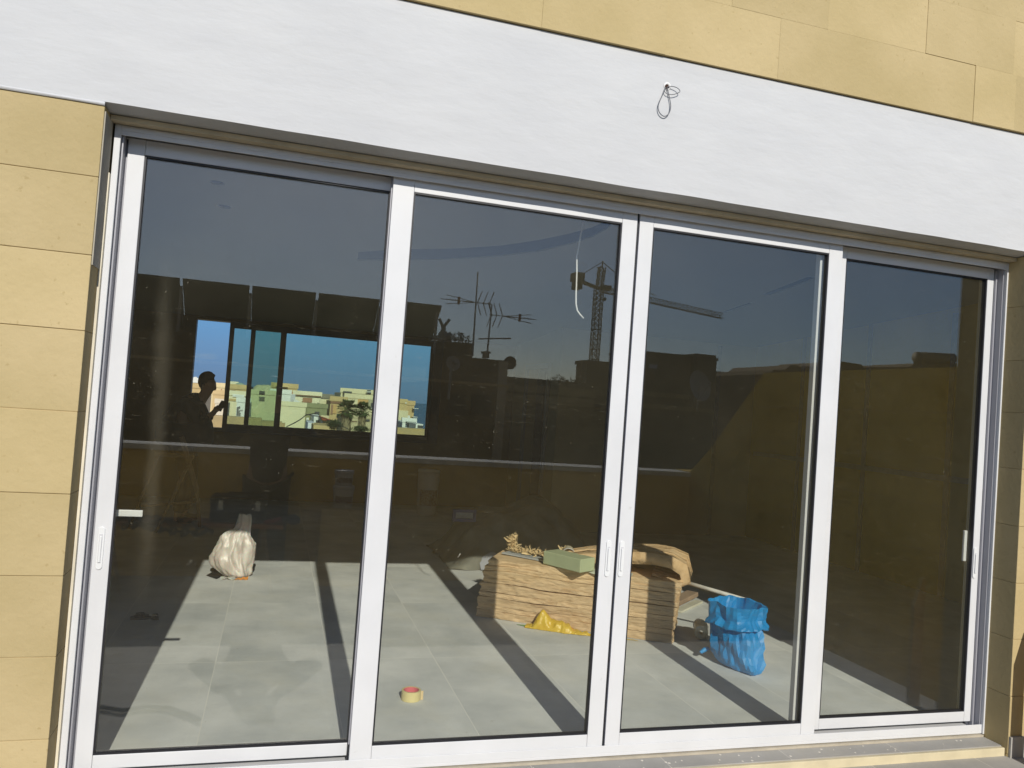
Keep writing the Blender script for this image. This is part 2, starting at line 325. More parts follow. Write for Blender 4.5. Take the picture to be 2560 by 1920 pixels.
# beam: hand-plastered band, its lower arris slightly wavy
def beam(u, v):
    x = -6+13*u
    loop = [(-.205, 2.633), (-.205, 2.643), (-.207, 2.80), (-.209, 3.0), (-.207, 3.20), (-.206, 3.252), (.0, 3.252), (.11, 3.252), (.11, 2.56), (.0, 2.600), (-.05, 2.61), (-.10, 2.622), (-.19, 2.633)]
    k = int(round(v*(len(loop)))) % len(loop); y, z = loop[k]
    wv = noise.noise(Vector((x*3.1, 0, 3)))*.004
    if k in (0, 1): z += wv; y += noise.noise(Vector((x*2.3, 7, 3)))*.003
    if k in (2, 3, 4): y += noise.noise(Vector((x*1.3, z*3, 1)))*.004
    if x < -.72 and k in (0, 12, 11, 10, 9, 8): z = min(z, 2.6225)-.0
    return (x, y, z)
mb = MB().grid(beam, 260, 13)
part('plaster_band', mb, PLASTER, house, bevel=0, smooth=False)
# plaster lip left on the stone below the band, left of the opening
def lip(u, v):
    x = -6+5.3*u; return (x, -.2035-.004*v*(1-v)*4, 2.629-.010*v-.003*noise.noise(Vector((x*4, v, 0))))
part('plaster_lip', MB().grid(lip, 90, 4), PLASTER, house, solid=.004)
# grey render in the upper jambs
part('jamb_render', MB().box(-.7025, -.6965, -.192, -.06, 2.02, 2.60), RENDER, house)
part('mortar_bed', MB().box(-.699, 3.82, -.105, -.056, 2.6005, 2.6185), pbr('mortar_bed', (.56, .47, .32), .95, var=.12, vscale=9), house)
# room shell
def ceil_z(y): return 2.735+(6.5-y)*.0648
mb = MB().box(-2.45, -2.2, .11, 8.8, -.3, 3.4)
part('left_wall', mb, CONCR, house)
mb = MB().box(-2.2, -1.187, 8.6, 8.85, -.3, 3.4).box(2.42, 3.62, 8.6, 8.85, -.3, 3.4).box(-1.187, 2.42, 8.6, 8.85, -.3, .955).box(-1.187, 2.42, 8.6, 8.85, 2.548, 3.4)
part('back_wall', mb, CONCR, house)
mb = MB().box(3.6, 6.85, 6.5, 6.75, -.3, 3.4)
part('board_wall', mb, GYPS, house)
mb = MB().box(6.6, 6.85, .11, 6.5, -.3, 3.4)
part('right_wall', mb, GYPS2, house)
mb = MB()
for y in (.6, 1.8, 3.0, 4.2, 5.4): mb.box(6.585, 6.5995, y-.03, y+.03, 0, 2.9)
mb.box(6.586, 6.5995, .2, 6.4, 1.17, 1.23)
for x in (4.8, 6.0): mb.box(x-.03, x+.03, 6.488, 6.4995, 0, 2.7)
part('board_joints', mb, JOINT, house)
mb = MB().box(3.6, 3.75, 6.75, 6.90, 0, 3.4).box(3.6, 3.75, 7.88, 8.6, 0, 3.4).box(3.6, 3.75, 6.90, 7.88, 2.2, 3.4)
part('passage_wall', mb, GYPS, house)
mb = MB().box(-2.2, -.75, .065, .11, -.12, 3.4)
part('front_inner_wall', MB().box(-2.2, -.70, .112, .14, 0, 3.4).box(3.83, 6.6, .112, .14, 0, 3.4).box(-.70, 3.83, .112, .14, 2.60, 3.4), GYPS, house)
# ceiling board with a curved cove opening and slots (kept as geometry below the slab)
mb = MB().add([(-2.45, 0.1, ceil_z(.1)+.10), (6.85, 0.1, ceil_z(.1)+.10), (6.85, 8.85, ceil_z(8.85)+.10), (-2.45, 8.85, ceil_z(8.85)+.10),
               (-2.45, 0.1, ceil_z(.1)+.5), (6.85, 0.1, ceil_z(.1)+.5), (6.85, 8.85, ceil_z(8.85)+.5), (-2.45, 8.85, ceil_z(8.85)+.5)],
              [(0,1,2,3),(4,7,6,5),(0,4,5,1),(1,5,6,2),(2,6,7,3),(3,7,4,0)])
part('roof_slab', mb, pbr('slab', (.035, .035, .035), .95), house)  # slab coloured near black to paint the dark void above the cove
def Zc(px, py):                                  # photo pixel -> point on the sloping ceiling
    d = ray(px, py); k = .0648; t = (2.735+(6.5-CAM.y)*k-CAM.z)/(d.z+k*d.y); return CAM+d*t
inner = [Zc(980+x*.2622, 440+y*.2622) for x, y in ((-320, 720), (-60, 700), (180, 690), (450, 688), (700, 680), (1050, 655), (1400, 603), (1700, 540), (1900, 485), (2020, 430), (2080, 370))]
outer = [Zc(980+x*.2622, 440+y*.2622) for x, y in ((-330, 800), (-60, 800), (180, 800), (450, 797), (700, 785), (1050, 758), (1400, 715), (1700, 645), (1900, 580), (2050, 500), (2140, 400))]
b = bmesh.new()                                  # ceiling sheet: rectangle with the cove and the slots cut out
def cvert(p): return b.verts.new((p[0], p[1], ceil_z(p[1])))
rect = [(-2.2, .12), (6.6, .12), (6.6, 8.6), (-2.2, 8.6)]
loops = [rect, [(p.x, p.y) for p in inner]+[(p.x, p.y) for p in reversed(outer)]]
for a, c_, wd in (((920, 213), (1175, 115), .05), ((680, 312), (840, 257), .03), ((1345, 42), (1400, 22), .03)):
    p, q = Zc(1500+a[0]*.452, 640+a[1]*.452), Zc(1500+c_[0]*.452, 640+c_[1]*.452); d = (q-p).normalized(); n_ = Vector((-d.y, d.x, 0))*wd
    loops.append([((p+n_).x, (p+n_).y), ((q+n_).x, (q+n_).y), ((q-n_).x, (q-n_).y), ((p-n_).x, (p-n_).y)])
for px, py in ((543, 455), (561, 515)):
    p = Zc(px, py); loops.append([(p.x+.05*math.cos(t*math.pi/5), p.y+.05*math.sin(t*math.pi/5)) for t in range(10)])
es = []
for lp in loops:
    vs = [cvert(p) for p in lp]
    for i in range(len(vs)): es.append(b.edges.new((vs[i], vs[(i+1) % len(vs)])))
bmesh.ops.triangle_fill(b, edges=es, use_beauty=True)
me = bpy.data.meshes.new('ceiling'); b.to_mesh(me); b.free(); me.materials.append(CEIL)
ce = bpy.data.objects.new('ceiling', me); C.objects.link(ce); tag(ce, kind='structure')
md = ce.modifiers.new('s', 'SOLIDIFY'); md.thickness = .012; md.offset = 0
# roof and lower storeys of the house
mb = MB().box(-6, 7, -.2, 8.9, 3.5, 3.8)
part('roof', mb, RENDER, house)
mb = MB().box(-6, 7, -4.3, 8.9, -12.2, -.30)
part('lower_storeys', mb, STONE, house)
for x0, x1 in ((-6, -2.45), (6.85, 7)): part('side_room', MB().box(x0, x1, .11, 8.85, -.3, 3.5), STONE, house)

# ---------------------------------------------------------------- sliding door
door = empty('sliding_door', (1.5, 0, .012), 'white four panel aluminium sliding door with tinted dusty glass', 'sliding door')
mb = MB()
mb.box(-.690, -.6665, -.055, .085, .014, 2.600)           # left outer frame, face flange
mb.box(3.815, 3.842, -.055, .085, .014, 2.600)
mb.box(-.6665, 3.815, -.055, .085, 2.578, 2.600)          # head
mb.box(-.6665, 3.815, -.045, .085, .014, .028)            # bottom track plate
mb.box(-.6665, 3.815, -.045, -.040, .028, .062)           # front upstand of the bottom track
mb.box(-.6665, 3.815, -.055, -.050, 2.560, 2.578)
part('outer_frame', mb, ALU, door, bevel=.0015)
mb = MB().box(-.664, -.6585, -.035, .08, .03, 2.57).box(3.8085, 3.813, -.035, .08, .03, 2.57)
mb.box(3.797, 3.8065, .0, .012, .03, 2.56).box(-.6665, -.6505, .030, .045, .03, 2.57).box(3.7965, 3.815, .030, .045, .03, 2.57)  # rear pair of boxes added to block sun leaking past the end stiles
part('side_track', mb, TRACK, door)
# cream sealant between stone jamb and frame
part('sealant', MB().box(-.7005, -.6905, -.075, -.030, -.02, 2.40).box(3.8425, 3.850, -.072, -.04, .0, 2.45), pbr('sealant', (.74, .67, .52), .8, var=.12, vscale=6), door)
def sash(x0, x1, gx0, gx1, yf, gl, label, hx, lever=None, pull_inner=None):
    T = .036; z0, z1 = .040, 2.572; gz0, gz1 = .112, 2.512
    if yf > 0: z0 = .058
    e = .0007
    mb = MB()
    mb.box(x0, gx0, yf, yf+T, z0, z1).box(gx1, x1, yf, yf+T, z0, z1)
    mb.box(gx0+e, gx1-e, yf+.0005, yf+T-.0005, z0, gz0).box(gx0+e, gx1-e, yf+.0005, yf+T-.0005, gz1, z1)
    s = part('sash', mb, ALU, door, bevel=.0022, label=label)
    # glazing beads, set back from the sash face
    mb = MB(); w_ = .007; ya, yb = yf+.0035, yf+.030
    mb.box(gx0, gx0+w_, ya, yb, gz0, gz1).box(gx1-w_, gx1, ya, yb, gz0, gz1).box(gx0+w_, gx1-w_, ya, yb, gz0, gz0+w_).box(gx0+w_, gx1-w_, ya, yb, gz1-w_, gz1)
    b_ = mesh('glazing_gasket', mb, GASKET, s); b_.data.transform(Matrix.Translation(-door.location))
    p_ = mesh('glass_pane', MB().box(gx0+.002, gx1-.002, yf+.016, yf+.022, gz0+.002, gz1-.002), gl, s); p_.data.transform(Matrix.Translation(-door.location))
    # recessed pull handle: rounded escutcheon with a slot
    if hx is not None:
        hz = .929; n = 12; hw = .0125; hh = .085
        out_ = [(hx+hw*math.cos(a), hz+hh-hw+hw*math.sin(a)) for a in [math.pi*k/n for k in range(n+1)]]+[(hx+hw*math.cos(a), hz-hh+hw+hw*math.sin(a)) for a in [math.pi+math.pi*k/n for k in range(n+1)]]
        hm = MB().prism(out_, yf-.0055, yf-.0003)
        h = mesh('pull_handle', hm, WHITEPL, s, bevel=.0018); h.data.transform(Matrix.Translation(-door.location))
        sm = MB().box(hx-.0065, hx+.0065, yf-.0064, yf-.0054, hz-.058, hz+.056)
        sm = mesh('handle_slot', sm, pbr('handle_recess', (.60, .60, .62), .5), s); sm.data.transform(Matrix.Translation(-door.location))
        gm = MB().box(hx-.0045, hx+.0045, yf-.0120, yf-.0065, hz-.056, hz+.048)
        gm = mesh('finger_grip', gm, WHITEPL, s, bevel=.002); gm.data.transform(Matrix.Translation(-door.location))
    if lever:
        lx, d_ = lever
        lm = MB().box(lx-.012, lx+.012, yf+T, yf+T+.012, .97, 1.12).box(min(lx, lx+d_*.11), max(lx, lx+d_*.11), yf+T+.030, yf+T+.044, 1.045, 1.072).box(lx-.009, lx+.009, yf+T+.012, yf+T+.031, 1.046, 1.070)
        if d_ == 0: lm = MB().box(lx-.009, lx+.011, yf+T, yf+T+.014, .93, 1.10)
        lo = mesh('lever_handle', lm, WHITEPL, s, bevel=.003); lo.data.transform(Matrix.Translation(-door.location))
    return s
TINT = (.978, .984, .958)
GL = [glass('door_glass_a', TINT, .070, .010, 1.3, streak=[(-1.96+.0, .05, .028, .6, 2.2)]), glass('door_glass_b', TINT, .070, .011, 4.1),
      glass('door_glass_c', TINT, .070, .009, 7.7), glass('door_glass_d', TINT, .070, .010, 9.2)]
YB = .012; YO = -.032
sash(-.650, .505, -.587, .410, YB, GL[0], 'rear track sash at the left end with a dusty streak on its glass', -.6235, lever=(-.600, 1))
sash(.411, 1.5765, .504, 1.500, YO, GL[1], 'front track sash with its pull handle on the right stile', 1.541)
sash(1.5895, 2.746, 1.662, 2.664, YO, GL[2], 'front track sash with its pull handle on the left stile', 1.609)
sash(2.645, 3.796, 2.806, 3.752, YB, GL[3], 'rear track sash at the right end', 3.766, lever=(3.735, 0))
part('meeting_seal', MB().box(1.5770, 1.5890, YO+.012, YO+.030, .045, 2.570), GASKET, door)
part('interlock_cap', MB().box(.4035, .4105, -.010, .012, .03, .115), BLACK, door)
part('brush_seal', MB().box(.4055, .4105, -.012, .010, .115, 2.57).box(2.7465, 2.7505, -.012, .010, .06, 2.57), TRACK, door)

# ---------------------------------------------------------------- far window of the room
fw = empty('far_window', (.6, 8.6, .955), 'dark framed window in the back wall, its left leaf slid open over the town', 'window')
Yw = 8.64
mb = MB().box(-1.187, 2.42, Yw-.04, Yw+.10, .957, 1.012).box(-1.187, 2.42, Yw-.04, Yw+.10, 2.546-.0, 2.5475).box(2.28, 2.42, Yw-.04, Yw+.10, 1.012, 2.546).box(-1.1865, -1.180, Yw-.04, Yw+.10, 1.012, 2.546)
part('window_frame', mb, DKALU, fw)
GLF = glass('far_window_glass', (.76, .85, .78), .012); GLF2 = glass('far_window_glass_double', (.76, .85, .78), .012)
def leaf(x0, x1, gx0, gx1, y, name='window_leaf', gm=GLF):
    m_ = MB().box(x0, gx0, y, y+.035, 1.012, 2.545).box(gx1, x1, y, y+.035, 1.012, 2.545).box(gx0, gx1, y+.001, y+.034, 1.012, 1.075).box(gx0, gx1, y+.001, y+.034, 2.462, 2.545)
    l = part(name, m_, DKALU, fw)
    p_ = mesh('leaf_glass', MB().box(gx0, gx1, y+.014, y+.018, 1.075, 2.462), gm, l); p_.data.transform(Matrix.Translation(-fw.location))
leaf(-.728, .066, -.665, -.017, Yw-.02)
leaf(-.437, 2.28, -.372, 2.235, Yw+.03)
# ---------------------------------------------------------------- passage door
pd = empty('passage_doorway', (3.6, 7.39, 0), 'dark open doorway in the side wall of the room behind the covered heap', 'doorway')
mb = MB().box(3.56, 3.60, 6.86, 6.93, 0, 2.26).box(3.56, 3.60, 7.85, 7.92, 0, 2.26).box(3.56, 3.60, 6.93, 7.85, 2.19, 2.26)
part('door_frame', mb, pbr('door_frame_grey', (.26, .27, .28), .6), pd)
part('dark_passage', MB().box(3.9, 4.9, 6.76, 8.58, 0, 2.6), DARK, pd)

# ================================================================ THINGS IN THE ROOM
# ---- mineral wool stack
A = Vector((1.585, 2.384, 0)); Bq = Vector((2.86, 1.625, 0)); ux = (Bq-A).normalized(); uy = Vector((-ux.y, ux.x, 0)); uz = Vector((0, 0, 1)); LEN = (Bq-A).length
WOOL = pbr('mineral_wool', (.66, .465, .265), .95, col2=(.78, .585, .36), vscale=7, stretch=(1, 1, 14), bump=.8, bscale=22, bdist=.012, objvar=.10, speck=(26, .66, (.68, .50, .27)), spec=.05)
WOOL2 = pbr('mineral_wool_top', (.58, .385, .20), .95, col2=(.74, .54, .32), vscale=9, bump=1.0, bscale=40, bdist=.01, spec=.05)
def batt(z0, z1, s0, s1, d0, d1, sd, sag=0.0):
    nx, ny, nz_ = 110, 8, 5
    def P(i, j, k):
        u, v, t = i/nx, j/ny, k/nz_
        s = s0+(s1-s0)*u; d = d0+(d1-d0)*v; z = z0+(z1-z0)*t
        n1 = noise.noise(Vector((s*6, sd*3.7, z*25)));n2 = noise.noise(Vector((s*23, sd*1.7, z*60+d*20)))
        if j == 0: d += n1*.009+n2*.006
        if j == ny: d += n1*.01
        if i in (0, nx): s += (n1*.02+n2*.012)
        edge = (1 if j in (0, ny) else 0)+(1 if i in (0, nx) else 0)
        z += noise.noise(Vector((s*3.2, d*2, sd)))*.004
        if edge and k in (0, nz_): z += (.0006+.006*max(0, noise.noise(Vector((s*2.5, sd*9+k, 0)))-.1))*(1 if k == 0 else -1)
        z += noise.noise(Vector((s*2.1, z*2.5, 4)))*.020*min(1, z*9)*min(1, max(0, .45-z)*14)
        d += noise.noise(Vector((s*14, z*55, 2)))*.006 if j == 0 else 0
        return A+ux*s+uy*d+uz*max(z, .002)
    vs = []; idx = {}
    for i in range(nx+1):
        for j in range(ny+1):
            for k in range(nz_+1):
                if i in (0, nx) or j in (0, ny) or k in (0, nz_): idx[i, j, k] = len(vs); vs.append(P(i, j, k))
    fs = []
    for i in range(nx):
        for j in range(ny):
            for k in (0, nz_): fs.append((idx[i,j,k], idx[i+1,j,k], idx[i+1,j+1,k], idx[i,j+1,k]))
        for k in range(nz_):
            for j in (0, ny): fs.append((idx[i,j,k], idx[i+1,j,k], idx[i+1,j,k+1], idx[i,j,k+1]))
    for j in range(ny):
        for k in range(nz_):
            for i in (0, nx): fs.append((idx[i,j,k], idx[i,j+1,k], idx[i,j+1,k+1], idx[i,j,k+1]))
    return MB().add(vs, fs)
zs = [0, .058, .096, .152, .190, .256, .292, .352, .388, .440]
ORD = ['bottom', 'second', 'third', 'fourth', 'fifth', 'sixth', 'seventh', 'eighth', 'uppermost full']
offs = [(-.01, 1.46), (-.015, 1.45), (.0, 1.47), (.01, 1.45), (.005, 1.47), (.02, 1.48), (.02, 1.46), (.035, 1.48), (.06, 1.50)]
crack = {1: .001, 3: .004, 5: .003, 7: .0015}
for i in range(9):
    o = empty('insulation_batt', A+uz*zs[i], '%s layer of the tan mineral wool stack%s' % (ORD[i], ', lying on the floor' if i == 0 else ', counted from the floor' if i < 8 else ', under the board and foam'), 'insulation batt', 'batts in the mineral wool stack')
    part('wool_slab', batt(zs[i]+.0002+crack.get(i, 0), zs[i+1]-.0002, offs[i][0], offs[i][1], random.uniform(-.005, .004), .55+random.uniform(-.01, .03), i*3.1), WOOL, o, smooth=False)
# folded batt on top, its right end curling over
path = [(.50, .010), (.62, .022), (.78, .040), (.95, .058), (1.12, .078), (1.28, .090), (1.40, .088), (1.475, .062), (1.49, .028), (1.45, .0), (1.36, .004), (1.28, .020)]
th = [.012, .045, .066, .074, .078, .08, .08, .078, .07, .05, .035, .014]
rings = []
NV = 22
for i, (s, h) in enumerate(path):
    a = Vector(path[max(i-1, 0)]); c_ = Vector(path[min(i+1, len(path)-1)]); t = (c_-a).normalized(); nn = Vector((-t.y, t.x))
    ring = []
    for k in range(NV*2):
        if k < NV: v = k/(NV-1); sg = -.0
        else: v = 1-(k-NV)/(NV-1); sg = 1
        d = .05+.46*v+.10*max(0, (s-1.1))*(0-v)
        w0 = noise.noise(Vector((s*9, d*9, sg*5)))*.018+noise.noise(Vector((s*30, d*30, sg*5)))*.010
        off = th[i]*sg
        z = .445+h+nn.y*off+w0*(1 if sg else .3); ss = s+nn.x*off+w0*.6
        zz = max(z, .442) if s < 1.45 else z
        ring.append(A+ux*ss+uy*(d-(.02*math.sin(k*1.3)))+uz*(zz-.10*max(0, s-1.30)*(1-v)*1.2))
    rings.append(ring)
fo = empty('folded_batt', A+ux*1.0+uz*.44, 'loose wool batt folded over on the right half of the stack top', 'insulation batt')
part('wool_fold', MB().loft(rings), WOOL2, fo, smooth=True)
# loose brown fibres and grey board on the left of the top
def S(s, d, z): return A+ux*s+uy*d+uz*z
o = empty('plasterboard_offcut', S(.35, .2, .441), 'thin grey board offcut lying on the left end of the wool stack', 'board')
mb = MB().add([S(.10, .22, .452), S(.20, .42, .458), S(.62, .34, .4445), S(.56, .10, .4445), S(.10, .22, .462), S(.20, .42, .468), S(.62, .34, .4545), S(.56, .10, .4545)], [(0,1,2,3),(4,7,6,5),(0,4,5,1),(1,5,6,2),(2,6,7,3),(3,7,4,0)])
part('board', mb, pbr('grey_board', (.40, .43, .44), .8, var=.08), o)
mb = MB()
def tuft(c, n, r, h, mbx, wdt=.006):
    for _ in range(n):
        p = c+Vector((random.gauss(0, r), random.gauss(0, r*.5), abs(random.gauss(0, h))))
        d = Vector((random.uniform(-1, 1), random.uniform(-1, 1), random.uniform(-.2, .9))).normalized()*random.uniform(.015, .05)
        e = d.orthogonal().normalized()*wdt*random.uniform(.6, 1.8); q = p+d+Vector((0, 0, random.uniform(-.01, .015)))
        mbx.add([p-e, p+e, q+e*.4, q-e*.4], [(0,1,2,3)])
for k in range(9): tuft(S(.16+k*.045, .30-.01*k, .470), 34, .022, .012, mb)
tuft(S(.15, .34, .49), 90, .018, .040, mb); tuft(S(.14, .35, .53), 40, .014, .025, mb)
tuft(S(.58, .34, .47), 60, .02, .03, mb)
o = empty('wool_shreds', S(.3, .3, .465), 'torn yellowish tufts of wool scattered on the grey board offcut', 'wool shreds')
part('tuft_pile', mb, pbr('wool_shred', (.66, .50, .27), .95, island=.18), o)
# clear jar lying on its side
CLEAR = glass('clear_plastic', (.80, .80, .78), .16, .55, 2.0, kf=.9)
def jar(c, axis, r, h, name, label, cat, rib=False):
    prof = [(r*.3, 0), (r*.92, 0), (r, .006)]
    k = 8
    for i in range(k+1): prof.append((r*(1-(.03 if rib and i % 2 else 0)), .008+(h-.014)*i/k))
    prof += [(r*1.05, h-.006), (r*1.05, h), (r*.97, h), (r*.95, h-.02), (r*.93, .012), (r*.3, .012)]
    o = empty(name, c, label, cat); part('jar_body', MB().lathe(prof, c, 28, axis), CLEAR, o, smooth=True)
    part('rim_ring', MB().lathe([(r*1.07, h-.010), (r*1.09, h-.004), (r*1.07, h+.001), (r*1.0, h+.001), (r*1.0, h-.010), (r*1.07, h-.010)], c, 28, axis), pbr('frosted_rim', (.62, .62, .6), .4), o, smooth=True)
    return o
jar(S(.60, .37, .505), Vector((-.28, -.85, -.12)), .047, .085, 'plastic_cup', 'clear ribbed cup lying on its side among the wool shreds', 'cup', True)
# dark scrubbing pad and red handled brush
mb = MB()
for _ in range(160):
    t_ = random.random(); p = S(.66+t_*.17, .34+random.gauss(0, .015), .475+t_*.035+random.gauss(0, .012))
    d = Vector((random.uniform(-1, 1), random.uniform(-1, 1), random.uniform(-1, 1))).normalized()*.02; e = d.orthogonal().normalized()*.005
    mb.add([p-e, p+e, p+d+e, p+d-e], [(0,1,2,3)])
o = empty('wire_brush', S(.74, .34, .45), 'dark brush with a red grip lying behind the green foam block', 'brush')
part('bristles', mb, BLACK, o)
part('brush_back', MB().tube([S(.64, .36, .450), S(.73, .35, .47), S(.82, .33, .50)], [.014, .016, .014], 10), BLACK, o, smooth=True)
part('grip', MB().tube([S(.79, .30, .49), S(.83, .29, .505), S(.88, .28, .508), S(.91, .28, .500)], [.012, .018, .018, .012], 12), pbr('red_plastic', (.60, .03, .04), .35), o, smooth=True)
# green foam block
g0 = Z(1359, 1411, .444); g1 = Z(1478, 1441, .444); gu = (g1-g0).normalized(); gv = Vector((-gu.y, gu.x, 0))
o = empty('foam_block', g0+gu*.2+gv*.1, 'pale green foam block on the middle of the wool stack', 'foam block')
mb = MB().obox(g0+gu*.17+gv*.085+uz*.052, gu, gv, uz, .36, .17, .098)
part('foam_body', mb, pbr('green_foam', (.44, .50, .31), .85, var=.06, vscale=6, bump=.3, bscale=90), o, bevel=.007, seg=3)
# paper under the foam, hanging over the edge
PAPER = pbr('pale_paper', (.60, .63, .52), .8, var=.05)
def paper(u, v):
    s = .69+.45*u; ov = -.06+.12*abs(u-.55)*1.4; d = .10*v+(ov)*(1-v)
    z = .4435+(.003*math.sin(u*11+v*4)); return S(s, d, z-(max(0, -d)*.25))
o = empty('paper_sheet', S(.9, 0, .442), 'creased pale paper sheet sticking out under the green foam block', 'paper')
part('sheet', MB().grid(paper, 24, 6), PAPER, o, solid=.001)
mb = MB().add([S(1.0, .03, .444), S(1.09, .01, .456), S(1.145, -.035, .448), S(1.12, -.02, .462), S(1.03, -.035, .446), S(1.09, .04, .446)], [(0,1,3,4),(1,2,3),(0,5,1)])
o = empty('paper_scrap', S(1.08, 0, .443), 'crumpled white paper scrap on the front edge right of the door stiles', 'paper')
part('scrap', mb, pbr('white_paper', (.72, .74, .66), .8), o, solid=.001)
# long pole from the stack into the blue bag
pa, pb_ = Vector((2.60, 2.27, .463)), Vector((3.375, 1.52, .335)); pm = pa.lerp(pb_, .52)
o = empty('broom_pole', pa, 'long thin pole, half brown half white, reaching from the stack into the blue bag', 'pole')
part('brown_half', MB().tube([pa, pm], .013, 12), pbr('brown_pole', (.30, .20, .14), .6, var=.2, vscale=20), o, smooth=True)
part('white_half', MB().tube([pm, pb_], .0142, 12), pbr('white_pole', (.62, .60, .55), .5, var=.1, vscale=20), o, smooth=True)
# boards on the floor right of the stack
mb = MB().obox((3.52, 2.62, .012), Vector((.77, .64, 0)).normalized(), Vector((-.64, .77, 0)).normalized(), uz, .50, .07, .018)
o = mesh('white_batten', mb, pbr('white_batten', (.62, .60, .48), .7, var=.1), label='flat whitish batten on the floor behind the blue bag', cat='batten', bevel=.002)
mb = MB().obox((3.56, 2.80, .035), Vector((.8, .6, .06)).normalized(), Vector((-.6, .8, 0)).normalized(), uz, .42, .11, .04)
o = mesh('wood_offcut', mb, pbr('wood_offcut', (.34, .24, .16), .85, var=.15, vscale=12, bump=.3), label='brown wood offcut on the floor between the stack and the blue bag', cat='wood offcut', bevel=.006)
# clear bottle on the floor left of the blue bag
jar(Vector((3.10, 1.70, .060)), Vector((.45, .80, .05)), .052, .17, 'plastic_bottle', 'dusty clear bottle lying on the floor left of the blue bag', 'bottle', True)
# ---- yellow plastic bag in front of the stack
YEL = pbr('yellow_film', (.62, .40, .03), .38, col2=(.70, .50, .06), vscale=14, bump=.6, bscale=30, speck=(11, .66, (.62, .12, .03)))
def yb(u, v):
    s = .40+.50*u; prof = [(0, .015), (.10, .02), (.17, .10), (.22, .135), (.28, .125), (.36, .075), (.5, .070), (.62, .058), (.7, .022), (.85, .014), (1, .006)]
    for (a, ha), (b2, hb) in zip(prof, prof[1:]):
        if a <= u <= b2: h = ha+(hb-ha)*(u-a)/(b2-a)
    ang = v*math.pi; wr = .012*noise.noise(Vector((u*14, v*6, 2)))+.006*noise.noise(Vector((u*30, v*18, 5)))
    wd = .055 if u < .55 else .055*(1-(u-.55)*1.4)+.008
    return S(s, -.075+math.cos(ang)*-(wd+wr*.5), max(.003, math.sin(ang)*h+wr*(1 if .05 < v < .95 else 0)))
o = empty('yellow_bag', S(.6, -.07, 0), 'crumpled yellow plastic bag with red print at the foot of the stack', 'plastic bag')
part('crumpled_film', MB().grid(yb, 70, 22), YEL, o, smooth=True)
part('green_corner', MB().grid(lambda u, v: S(.33+.11*u, -.07-.035*v*(.3+.7*u)+.0*u, .004+.012*u*math.sin(v*3.1)), 10, 6), pbr('green_film', (.20, .36, .12), .4), o, smooth=True)
def yt(u, v): return S(.90+.32*u, -.045-.03*v*(1-u*.7)-.004*math.sin(u*9), .004+.012*(1-u)*math.sin(v*math.pi)+.002*math.sin(u*30))
part('flat_tail', MB().grid(yt, 30, 5), YEL, o, smooth=True)
def dense(rows, n):
    out_ = []; m = len(rows)
    for i_ in range(n+1):
        t = i_/n*(m-1); k = min(int(t), m-2); f = t-k
        P_ = [rows[max(0, min(m-1, k+q))] for q in (-1, 0, 1, 2)]
        out_.append(tuple(.5*((2*b1)+(-b0+b2)*f+(2*b0-5*b1+4*b2-b3)*f*f+(-b0+3*b1-3*b2+b3)*f**3) for b0, b1, b2, b3 in zip(*P_)))
    return out_
def ridge(v): return 1-2*abs(noise.noise(v))
# ---- blue plastic bag
def blue_ring(cx, cy, rx, ry, z, sq, ph, rot, amp, n=46):
    r = []
    for k in range(n):
        a = 2*math.pi*k/n; c_, s_ = math.cos(a), math.sin(a)
        m_ = 1/((abs(c_)**sq+abs(s_)**sq)**(1/sq))
        fold = abs(((a*6/math.pi+z*9+noise.noise(Vector((c_*1.5, s_*1.5, 4)))*1.6) % 2)-1)-.5      # leaning pleats
        f = 1+(amp*fold*1.6+amp*.7*(ridge(Vector((c_*1.7+z*3, s_*1.7, z*7+ph)))-.6)+amp*.45*(ridge(Vector((c_*4, s_*4+z*5, z*13+ph)))-.6)+amp*.12*noise.noise(Vector((c_*11, s_*11, z*40))))/rx
        f += .085*noise.noise(Vector((k*.83+z*7, z*5, ph)))+.018*noise.noise(Vector((k*1.7, z*60, ph)))
        x, y = rx*m_*c_*f, ry*m_*s_*f
        r.append(Vector((cx+x*math.cos(rot)-y*math.sin(rot), cy+x*math.sin(rot)+y*math.cos(rot), z+noise.noise(Vector((c_*2.2, s_*2.2, ph+3)))*.020*min(1, z*8))))
    return r
body_ = [(.004, 3.030, 1.09, .045, .13, .006), (.03, 3.030, 1.10, .070, .16, .010), (.09, 3.035, 1.13, .096, .165, .014), (.16, 3.042, 1.155, .112, .160, .016), (.22, 3.052, 1.175, .122, .155, .013), (.268, 3.058, 1.19, .130, .150, .009)]
skirt_ = [(.262, 3.060, 1.19, .158, .170, .007), (.272, 3.060, 1.19, .176, .182, .008), (.290, 3.060, 1.19, .162, .170, .007), (.305, 3.060, 1.19, .148, .158, .007)]
neck_ = [(.32, 3.060, 1.20, .146, .158, .008), (.345, 3.060, 1.20, .150, .160, .010), (.375, 3.060, 1.20, .152, .162, .008), (.408, 3.060, 1.20, .157, .166, .005)]
in_ = [(.404, 3.060, 1.20, .150, .160, .005), (.34, 3.060, 1.20, .140, .150, .006), (.22, 3.055, 1.19, .115, .135, .007), (.12, 3.045, 1.16, .09, .12, .007)]
bc = dense(body_, 9)+dense(skirt_, 4)+dense(neck_, 4)+dense(in_, 5)
BLUE = pbr('blue_film', (.003, .22, .54), .48, col2=(.008, .29, .66), vscale=5, bump=.5, bscale=14, bdist=.008, spec=.5)
o = empty('blue_bag', (3.06, 1.15, 0), 'open blue plastic rubbish bag with its rim rolled down, standing on the tiles', 'rubbish bag')
rings = [blue_ring(cx, cy_, rx, ry, z, 4.0, .7 if i < 10 else 2.9, .30, amp) for i, (z, cx, cy_, rx, ry, amp) in enumerate(bc)]
part('bag_film', MB().loft(rings), BLUE, o)
